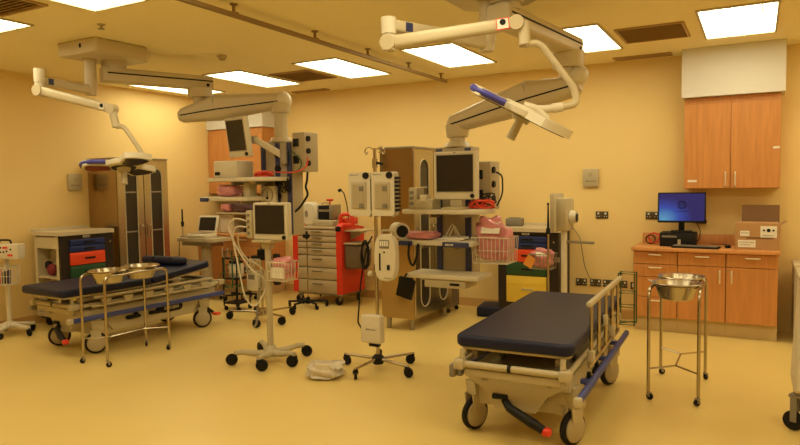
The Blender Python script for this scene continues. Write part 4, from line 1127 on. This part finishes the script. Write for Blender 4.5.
# hanging wire basket at the right of the boom
t = thing('wire_basket', 'white wire basket hung beside the big-monitor boom, holding pink bags', 'basket', (-2.03, 5.42, .95))
b = MB(); wire_basket(b, (0, 0, 0), .34, .27, .225, 9, 6); b.build('wires', M_WHITE, t)
b = MB(); b.tube([(-.16, .08, .22), (-.20, .12, .22), (-.26, .14, .20)], .008, 6, round_=.02); b.tube([(-.16, .12, .05), (-.20, .14, .02), (-.26, .14, .02)], .008, 6, round_=.02); b.build('hanger', M_CHROME, t)
soft_bag('pink_bag', 'large pink bag with a white paper slip, in the big-monitor boom\'s basket', 'bag', (-2.06, 5.41, .965), (.25, .20, .39), M_PINK, (.16, .13, -.75), 31, .2, wr=.26)
soft_bag('pink_bag', 'small pink bag squeezed beside the larger one in the big-monitor boom basket', 'bag', (-1.94, 5.45, .965), (.13, .18, .28), M_PINK, None, 33)
# things hung under the big-monitor boom's middle shelf
t = thing('pressure_cuff', 'black folded cuff hanging from the end of the big-monitor boom\'s lowest shelf', 'cuff', (-2.80, 5.17, .79))
b = MB(); R = Matrix.Rotation(.25, 3, 'Y'); b.box((0, 0, -.085), (.17, .03, .19), bev=.012, rot=R); b.box((-.02, .03, -.075), (.15, .03, .17), bev=.012, rot=Matrix.Rotation(.1, 3, 'Y')); b.build('cuff', M_BLACK, t)
b = MB(); b.tube([(0, 0, .0), (.0, -.012, .03), (.02, -.005, .05)], .008, 6); b.build('hook', M_BLACK, t)
cable([(-2.74, 5.14, 1.12), (-2.745, 5.12, 1.0), (-2.70, 5.12, .90), (-2.655, 5.12, 1.0), (-2.65, 5.14, 1.12)], .011, M_BLACK, 'thick black hose loop hanging under the big-monitor boom\'s middle shelf', rd=.07)
t = thing('paper_roll', 'white roll holder with dark round end beside the big-monitor boom\'s middle shelf', 'roll holder', (-2.90, 5.30, 1.145))
b = MB(); b.cyl((-.09, .06, .075), (.05, -.09, .075), .075, seg=26); b.build('drum', M_WHITE, t)
b = MB(); d = V((.14, -.15, 0)).normalized(); q = V((.05, -.09, .075)); b.cyl(q, q + d * .006, .055, seg=22); b.build('end_disc', M_BLACK, t)
# grey floor trolley behind the big-monitor boom
t = thing('waste_trolley', 'low brown box on castors on the floor at the end of a tall steel cupboard', 'trolley', (-3.56, 7.60, 0))
b = MB(); b.box((0, 0, .18), (.30, .36, .24), bev=.012); b.build('body', M_BIN, t)
b = MB(); b.box((0, 0, .31), (.32, .38, .03), bev=.01); b.build('lid', M_GREY, t)
for x in (-.11, .11):
    for y in (-.13, .13): castor(t, x, y, .03, .066, 1.0)

# ------------------------------------------------------------------ equipment on the turned-monitor boom
H1, H2 = 1.75, 1.545
flat = flat_monitor('patient_monitor', 'narrow turned cream monitor on the arm of the turned-monitor boom', 'monitor', (-4.80, 5.21, 1.965), -.20, .35, .42, .06, 8)
t = bpy.data.objects.new('monitor_arm', None); COL.objects.link(t); t.parent = boomL; t.location = V((-4.40, 5.45, 1.95)) - V((-5.71, 4.42, CZ - .13))
a = MB(); beam(a, (0, 0, .02), (-.30, -.10, .20), (.05, .075), (.05, .065), .02); a.build('spring_arm', M_WHITE, t)
a = MB(); a.cyl((0, 0, -.06), (0, 0, .08), .04, seg=16); a.build('base_joint', M_GREYM, t)
a = MB(); a.cyl((-.31, -.10, .16), (-.31, -.10, .24), .03, seg=14); beam(a, (-.31, -.10, .21), (-.41, -.22, .22), (.03, .04), (.03, .04), .01); a.build('tilt_joint', M_GREYM, t)
t = thing('ventilator_unit', 'cream box unit on the upper shelf of the turned-monitor boom below the turned monitor', 'medical device', (-4.98, 5.31, H1))
MB().box((0, 0, .09), (.34, .26, .18), bev=.015).build('casing', M_WHITE, t)
k = MB(); k.box((-.11, -.132, .045), (.07, .006, .035)); k.build('display', M_BLACK, t)
k = MB(); k.cyl((-.19, -.05, .12), (-.215, -.05, .12), .028, seg=14); k.build('connector', M_GREY, t)
tangle((-4.55, 5.30, H1), .12, .09, .05, 64, .009, M_CABLE, 'red cables coiled on the end of the turned-monitor boom\'s upper shelf', 14)
tangle((-4.40, 5.46, H1 - .17), .09, .03, .16, 40, .006, M_BLACK, 'black cables tangled at the front of the turned-monitor boom\'s service column', 16)
cable([(-4.22, 5.62, 1.80), (-4.215, 5.60, 1.70), (-4.24, 5.60, 1.64), (-4.20, 5.60, 1.56), (-4.30, 5.58, 1.42), (-4.42, 5.50, 1.30)], .012, M_BLACK, 'black cable bundle dropping from the outlet box of the turned-monitor boom', rd=.04)
cable([(-4.34, 5.46, 1.98), (-4.25, 5.40, 2.02), (-4.17, 5.48, 1.90), (-4.25, 5.5, 1.80), (-4.40, 5.42, 1.80)], .007, M_GREENW, 'green hose looping beside the outlet box of the turned-monitor boom', rd=.08)
cable([(-4.16, 5.55, 1.95), (-4.13, 5.5, 1.85), (-4.22, 5.42, 1.79), (-4.45, 5.36, 1.80)], .007, M_CABLE, 'red hose from the outlet box to the coil on the turned-monitor boom', rd=.08)
t = thing('dial_gauge', 'square white gauge with a round dial on the service column of the turned-monitor boom', 'gauge', (-4.615, 5.455, 1.455))
MB().box((0, 0, .10), (.20, .06, .20), bev=.012).build('casing', M_WHITE, t)
k = MB(); k.tube([(.075 * math.cos(2 * PI * i / 28), -.031, .105 + .075 * math.sin(2 * PI * i / 28)) for i in range(28)], .004, 5, closed=True)
for i in range(10):
    a = math.radians(-30 + i * 26.6); k.box((.06 * math.cos(a), -.031, .105 + .06 * math.sin(a)), (.016, .004, .005), rot=Matrix.Rotation(-a, 3, 'Y'))
k.build('scale_ring', M_GREY, t)
k = MB(); k.box((.0, -.034, .12), (.006, .004, .07)); k.cyl((0, -.03, .07), (0, -.04, .07), .014, seg=14); k.build('needle', M_BLACK, t)
t = thing('tube_rack', 'cream upright block with black ridged side on the lower shelf of the turned-monitor boom', 'rack', (-4.80, 5.33, H2))
MB().box((.03, 0, .075), (.09, .12, .15), bev=.01).build('block', M_CREAM, t)
k = MB()
for i in range(5): k.box((-.03, 0, .02 + i * .028), (.035, .10, .014), bev=.004)
k.build('ridges', M_BLACK, t)

# ------------------------------------------------------------------ red crash cart
t = thing('crash_cart', 'red cart with taupe drawers against the back wall, behind the low black stand', 'medical cart', (-5.34, 7.58, 0), .0)
W, D = .80, .56
b = MB(); b.box((0, .02, .60), (W - .10, D - .06, .88)); b.build('body', M_TAN, t)
for s in (-1, 1):
    b = MB(); poly = [(-D / 2 - .02, .16), (D / 2, .16), (D / 2, 1.06), (-D / 2 + .05, 1.10 if s < 0 else 1.14), (-D / 2 - .02, 1.08)]
    b.prism(poly, s * (W / 2 - .03) - .045, s * (W / 2 - .03) + .045, 'X'); b.build('side_panel', M_RED, t)
b = MB(); b.box((0, 0, 1.065), (W - .12, D, .035), bev=.01); b.build('top', M_TAN, t)
z = 1.04
for h in (.085, .085, .085, .10, .17, .17, .19):
    d = MB(); d.box((0, -D / 2 + .0, z - h / 2), (W - .14, .035, h - .012), bev=.005); do = d.build('drawer', M_TAN, t)
    k = MB(); k.box((0, -D / 2 - .022, z - h * .30), (.17, .018, .014), bev=.004); k.build('handle', M_BIN, do); z -= h
b = MB(); b.tube([(W / 2 - .05, -.22, 1.08), (W / 2 - .05, -.22, 1.255), (W / 2 + .15, -.22, 1.255), (W / 2 + .15, -.22, 1.10)], .028, 12, round_=.08); b.box((W / 2 + .05, -.22, 1.11), (.20, .05, .06), bev=.02)
b.box((W / 2 - .03, -.01, 1.15), (.05, .36, .10), bev=.02); b.build('push_handle', M_RED, t)
b = MB(); b.box((W / 2 + .16, -.06, 1.03), (.28, .34, .02), bev=.006); b.prism([(W / 2 + .02, 1.02), (W / 2 + .28, 1.02), (W / 2 + .02, .90)], -.08, -.06, 'Y'); b.build('side_shelf', M_CREAM, t)
b = MB(); b.prism([(-.17, .50), (.12, .50), (.17, .58), (.19, .84), (-.19, .84), (-.19, .58)], 0, .24, 'X', Matrix.Translation((W / 2 + .015, -.06, 0)), .90)
bo = b.build('sharps_bin', M_BIN, t); md = bo.modifiers.new('soft', 'BEVEL'); md.width = .03; md.segments = 3; md.limit_method = 'ANGLE'
b = MB(); b.box((W / 2 + .125, -.06, .855), (.23, .38, .03), bev=.012); b.build('bin_lid', M_BEIGE, bo)
k = MB(); k.box((W / 2 - .03, -D / 2 - .03, 1.06), (.075, .03, .07), bev=.008); k.build('lock', M_BLACK, t)
k = MB(); k.box((0, 0, .15), (W - .04, D - .04, .05), bev=.012); k.build('base', M_GREYM, t)
for x in (-.33, .33):
    for y in (-.22, .22): castor(t, x, y, .06, .128, random.uniform(0, 6), M_GREYM)
# on top of it
t = thing('suction_disc', 'round-shouldered white unit with oval window on top of the red cart', 'medical device', (-5.60, 7.52, 1.0825))
b = MB(); b.prism(oval(.27, .34, 2.8, 36, 0, .17), -.07, .07, 'Y'); bo = b.build('casing', M_WHITE, t); md = bo.modifiers.new('soft', 'BEVEL'); md.width = .03; md.segments = 3; md.limit_method = 'ANGLE'; md.angle_limit = math.radians(50)
b = MB(); b.prism(oval(.05, .10, 2, 20, -.03, .17), -.078, -.069, 'Y'); b.build('window', M_GREY, t)
b = MB()
for z in (.06, .26): b.ball((.15, -.02, z), .024)
b.build('knob', M_RED, t)
t = thing('crank_unit', 'grey and black machine with a red T-handle on top of the red cart', 'medical device', (-5.30, 7.52, 1.0825))
MB().box((.0, 0, .045), (.34, .30, .09), bev=.012).build('base', M_CREAM, t)
MB().box((.02, .0, .19), (.23, .22, .20), bev=.01).build('block', M_BLACK, t)
b = MB(); b.box((.13, -.02, .20), (.07, .20, .20), bev=.01); b.box((0, -.112, .22), (.20, .01, .03)); b.build('front_plate', M_GREYM, t)
b = MB(); b.box((-.13, -.05, .20), (.045, .14, .21), bev=.01); b.build('side_plate', M_WHITE, t)
b = MB(); b.cyl((.03, 0, .29), (.03, 0, .36), .012, seg=10); b.cyl((-.02, 0, .365), (.08, 0, .365), .016, seg=12); b.build('t_handle', M_RED, t)
b = MB(); b.tube([(-.12, 0, .30), (-.06, 0, .33), (.05, -.02, .31)], .006, 6); b.build('hose', M_GREY, t)
t = thing('gooseneck_lamp', 'thin black gooseneck rod curving up from the red cart\'s handle', 'lamp', (-4.95, 7.50, 1.155))
b = MB(); b.tube([(0, 0, 0), (-.01, 0, .20), (-.06, -.01, .39), (-.10, -.02, .43)], .008, 8, round_=.12, sub=6); b.build('gooseneck', M_BLACK, t)
b = MB(); b.cyl((-.095, -.02, .435), (-.135, -.03, .42), .018, .024, 12); b.build('head', M_BLACK, t)
# low black five-legged stand with a thin pole in front of the cart
t = thing('drip_stand', 'thin pole on a low black five-legged castor base, standing before the red cart', 'stand', (-5.34, 7.06, 0))
star_base(t, (-95, -30, 35, 140, 205), .26, .085, M_BLACK, .032, .018)
b = MB(); b.cyl((0, 0, .05), (0, 0, .14), .035, .025, 14); b.build('hub', M_BLACK, t)
b = MB(); b.cyl((0, 0, .1), (0, 0, 1.02), .008, seg=10); b.build('pole', M_CHROME, t)
b = MB(); b.box((0, -.01, .97), (.09, .05, .05), bev=.01); b.cyl((0, 0, .93), (0, 0, 1.04), .016, seg=10); b.build('clamp', M_BLACK, t)

# ------------------------------------------------------------------ pedestal monitor by the four-coloured drawer cart
t = thing('pedestal_monitor', 'grey monitor on a white pedestal seen from behind, beside the four-coloured drawer cart', 'trolley', (-1.86, 7.05, 0))
b = MB(); b.box((.02, .0, 1.30), (.15, .20, .36), bev=.025, rz=-.2); b.box((-.055, -.02, 1.32), (.06, .24, .42), bev=.02, rz=-.2); bo = b.build('casing', M_CREAM, t)
b = MB(); b.cyl((.10, .0, 1.27), (.16, -.01, 1.27), .075, .06, 20); bb = b.build('speaker', M_WHITE, bo); b = MB(); b.cyl((.16, -.012, 1.265), (.166, -.012, 1.265), .045, seg=18); b.build('speaker_cone', M_BLACK, bb)
b = MB(); b.box((.02, .0, .62), (.055, .08, 1.04), bev=.012); b.build('pedestal', M_WHITE, t)
b = MB(); b.tube([(.05, 0, 1.0), (.14, -.02, 1.0), (.33, -.04, 1.0)], .015, 8); b.box((.32, -.04, 1.0), (.06, .05, .03), bev=.006); b.build('side_arm', M_GREYM, t)
b = MB(); b.box((.02, 0, .09), (.10, .52, .045), bev=.015); b.box((.02, 0, .09), (.50, .10, .045), bev=.015); b.build('foot', M_CREAM, t)
for x, y in ((.02, -.23), (.02, .23), (-.2, 0), (.24, 0)): castor(t, x, y, .032, .07, .7)
b = MB(); wire_basket(b, (-.19, -.10, .71), .26, .22, .16, 6, 4); b.box((-.05, -.05, .80), (.06, .05, .05)); b.build('wire_basket', M_GREYM, t)
soft_bag('pink_bag', 'pink packets heaped in the wire basket of the pedestal monitor', 'bag', (-2.05, 6.95, .72), (.22, .17, .20), M_PINK, (.14, .05, -.6), 41, .1, wr=.3)
t = thing('sample_tag', 'orange card hanging over the edge of the pedestal monitor basket', 'card', (-2.16, 6.83, .72))
MB().box((0, 0, .07), (.10, .006, .12), rot=Matrix.Rotation(.5, 3, 'Y')).build('card', mat('orange_card', (.80, .33, .05), .6), t); MB().cyl((0, .003, .125), (.02, .02, .155), .003, seg=6).build('clip', M_GREYM, t)
t = thing('probe_pole', 'thin chrome pole with a black probe tip beside the pedestal monitor', 'pole', (-1.945, 6.80, 0))
b = MB(); b.cyl((0, 0, .02), (0, 0, 1.2), .011, seg=10); b.build('pole', M_CHROME, t)
b = MB(); b.cyl((0, 0, 0), (0, 0, .03), .14, .12, 24); b.build('foot', M_GREYM, t)
b = MB(); b.cyl((0, 0, 1.10), (0, 0, 1.16), .028, .02, 12); b.cyl((0, 0, 1.15), (0, 0, 1.42), .014, .008, 12); b.ball((0, 0, 1.42), .014); b.build('probe_tip', M_BLACK, t)
cable([(-1.75, 7.05, 1.16), (-1.68, 7.10, 1.05), (-1.70, 7.4, .7), (-1.73, 7.8, .5), (-1.72, 8.03, .43)], .0045, M_GREY, 'thin grey mains lead from the pedestal monitor to the low wall socket', rd=.1)
t = thing('tissue_box', 'small grey box on top of the four-coloured drawer cart', 'box', (-2.655, 7.80, 1.11))
MB().box((0, 0, .05), (.20, .16, .10), bev=.02).build('casing', M_GREY, t); MB().box((0, 0, .102), (.14, .05, .006), bev=.002).build('opening', M_BLACK, t)

# ------------------------------------------------------------------ far left patient monitor on a stand
t = thing('vital_signs_stand', 'white vital-signs monitor stand with a filled basket of leads, beside the open-sided cart', 'trolley', (-7.45, 4.25, 0), .32)
for a in (-75, -5, 65, 140, 212):
    a = math.radians(a); l = MB(); l.tube([(0, 0, .12), (.27 * math.cos(a), .27 * math.sin(a), .09)], [.035, .022], 10); l.build('base_leg', M_WHITE, t)
    castor(t, .26 * math.cos(a), .26 * math.sin(a), .04, .088, a + 2, None, .024)
b = MB(); b.cyl((0, 0, .10), (0, 0, .16), .06, .035, 18); b.cyl((0, 0, .14), (0, 0, .92), .024, seg=16); b.build('pole', M_WHITE, t)
R = Matrix.Rotation(0, 3, 'Z'); b = MB(); b.box((.05, -.03, .965), (.36, .12, .17), bev=.014); bo = b.build('monitor_head', M_WHITE, t)
k = MB()
for x, z in ((-.06, 1.0), (-.06, .93), (.13, .925), (.07, 1.01)): k.box((x, -.0925, z), (.06, .006, .022))
k.build('display', M_RED, bo)
k = MB()
for x, z in ((.01, .96), (.05, .96), (.09, .97), (.01, 1.01), (.14, .99)): k.box((x, -.0925, z), (.018, .006, .018))
k.build('button', M_BLACK, bo)
k = MB(); k.tube([(-.07, -.02, 1.04), (-.06, -.02, 1.09), (.08, -.02, 1.09), (.09, -.02, 1.04)], .011, 8, round_=.03); k.build('carry_handle', M_BLACK, bo)
b = MB(); wire_basket(b, (.03, -.10, .60), .28, .20, .20, 8, 4, .004); b.box((.0, -.02, .74), (.05, .05, .06)); b.build('wire_basket', M_WHITE, t)
k = MB(); rnd = random.Random(5)
cols = []
for i in range(6):
    t2 = MB(); t2.cyl((-.07 + i * .04, -.12, .612), (-.07 + i * .04 + .006, -.12, .74 + .012 * (i % 3)), .017, seg=12)
    t2.build('sensor_lead', (M_BLACK, M_NAVY, M_RED, M_GREY)[i % 4], t)
k.bm.free()

# ------------------------------------------------------------------ clutter at the back, floor bag, right edge
t = thing('stool', 'dark round stool base on castors under the far corner worktop', 'stool', (-6.60, 7.12, 0))
star_base(t, (-120, -45, 25, 95, 170), .22, .085, M_BLACK, .03, .018)
b = MB(); b.cyl((0, 0, .07), (0, 0, .40), .022, seg=14); b.build('column', M_CHROME, t); b = MB(); b.lathe([(0, .40), (.17, .40), (.185, .42), (.185, .45), (.16, .47), (0, .475)], seg=28); b.build('seat', M_DARK, t)
t = thing('suction_jar', 'white round suction jar in a black frame near the head of the rail-down stretcher', 'jar', (-6.12, 6.52, 0))
b = MB(); b.lathe([(0, .44), (.085, .44), (.10, .47), (.10, .60), (.085, .63), (0, .63)], seg=24); b.build('jar', M_WHITE, t)
b = MB(); b.cyl((0, 0, .63), (0, 0, .66), .09, seg=22); b.build('lid', M_BLACK, t)
b = MB()
for x in (-.12, .12):
    for y in (-.12, .12): b.cyl((x, y, .06), (x, y, .70), .010, seg=8)
for z in (.43, .70, .10):
    b.tube([(-.12, -.12, z), (.12, -.12, z), (.12, .12, z), (-.12, .12, z)], .010, 6, closed=True)
b.box((0, 0, .43), (.24, .24, .02)); b.box((0, 0, .10), (.24, .24, .02)); b.build('frame', M_BLACK, t)
for x in (-.11, .11):
    for y in (-.11, .11): castor(t, x, y, .028, .062, .5)
soft_bag('plastic_bag', 'crumpled clear plastic bag with papers lying on the floor by the infusion stand', 'bag', (-3.24, 4.50, 0), (.30, .26, .13), M_BAG, (.14, .10, .25), 51, .4, wr=.3)
t = thing('treatment_trolley', 'white panelled trolley cut off by the picture edge, on a black castor', 'trolley', (.46, 5.05, 0))
b = MB(); b.prism([(-.235, .26), (.30, .26), (.30, 1.0), (-.20, 1.0)], -.22, .22, 'Y'); bo = b.build('body', M_WHITE, t); md = bo.modifiers.new('soft', 'BEVEL'); md.width = .02; md.segments = 2
MB().box((.04, 0, 1.015), (.52, .50, .03), bev=.01).build('top', M_CREAM, t)
for i in range(3):
    d = MB(); d.box((.05, -.226, .39 + i * .22), (.40, .014, .20), bev=.005); do = d.build('drawer', M_WHITE, t); k = MB(); k.box((.05, -.238, .45 + i * .22), (.14, .014, .018), bev=.004); k.build('handle', M_GREYM, do)
for x in (-.20, .26):
    for y in (-.17, .17): castor(t, x + (.1 if y > 0 else 0), y, .065, .265, -1.2, M_GREY, .03)
t = thing('grey_locker', 'beige floor cabinet cut off by the picture edge, at the end of the wooden units', 'cabinet', (.62, 7.70, 0))
MB().box((0, 0, .42), (.56, .46, .70), bev=.006).build('body', M_BEIGE, t); MB().box((0, 0, .785), (.58, .48, .03), bev=.006).build('top', M_GREYLID, t)
d = MB(); d.box((.0, -.236, .42), (.53, .016, .66), bev=.004); do = d.build('door', M_BEIGE, t); k = MB(); bar_handle(k, (.2, -.244, .55), .12, 'Z'); k.build('handle', M_CHROME, do)
for x in (-.24, .24):
    for y in (-.19, .19): MB().cyl((x, y, 0), (x, y, .075), .022, seg=12).build('leg', M_BLACK, t)

# ------------------------------------------------------------------ camera, world, view
def camera():
    yaw, pit, rol, f = math.radians(28.868), math.radians(3.355), math.radians(-.85), 647.8
    f0 = V((-math.sin(yaw), math.cos(yaw), 0)); R = V((math.cos(yaw), math.sin(yaw), 0))
    FW = f0 * math.cos(pit) + V((0, 0, -math.sin(pit))); U = R.cross(FW)
    R2 = R * math.cos(rol) + U * math.sin(rol); U2 = R2.cross(FW)
    cd = bpy.data.cameras.new('camera'); cd.sensor_width = 36; cd.sensor_fit = 'HORIZONTAL'; cd.lens = f / 800 * 36; cd.clip_start = .05
    o = bpy.data.objects.new('camera', cd); COL.objects.link(o)
    o.matrix_world = Matrix.Translation((0, 0, 1.65)) @ Matrix((R2, U2, -FW)).transposed().to_4x4()
    SC.camera = o
camera()
w = bpy.data.worlds.new('world'); SC.world = w; w.use_nodes = True
w.node_tree.nodes['Background'].inputs[0].default_value = (1, .78, .45, 1); w.node_tree.nodes['Background'].inputs[1].default_value = .0
SC.view_settings.view_transform = 'Standard'; SC.view_settings.look = 'None'
SC.view_settings.exposure = EXPOSURE; SC.view_settings.gamma = 1; SC.view_settings.use_curve_mapping = False
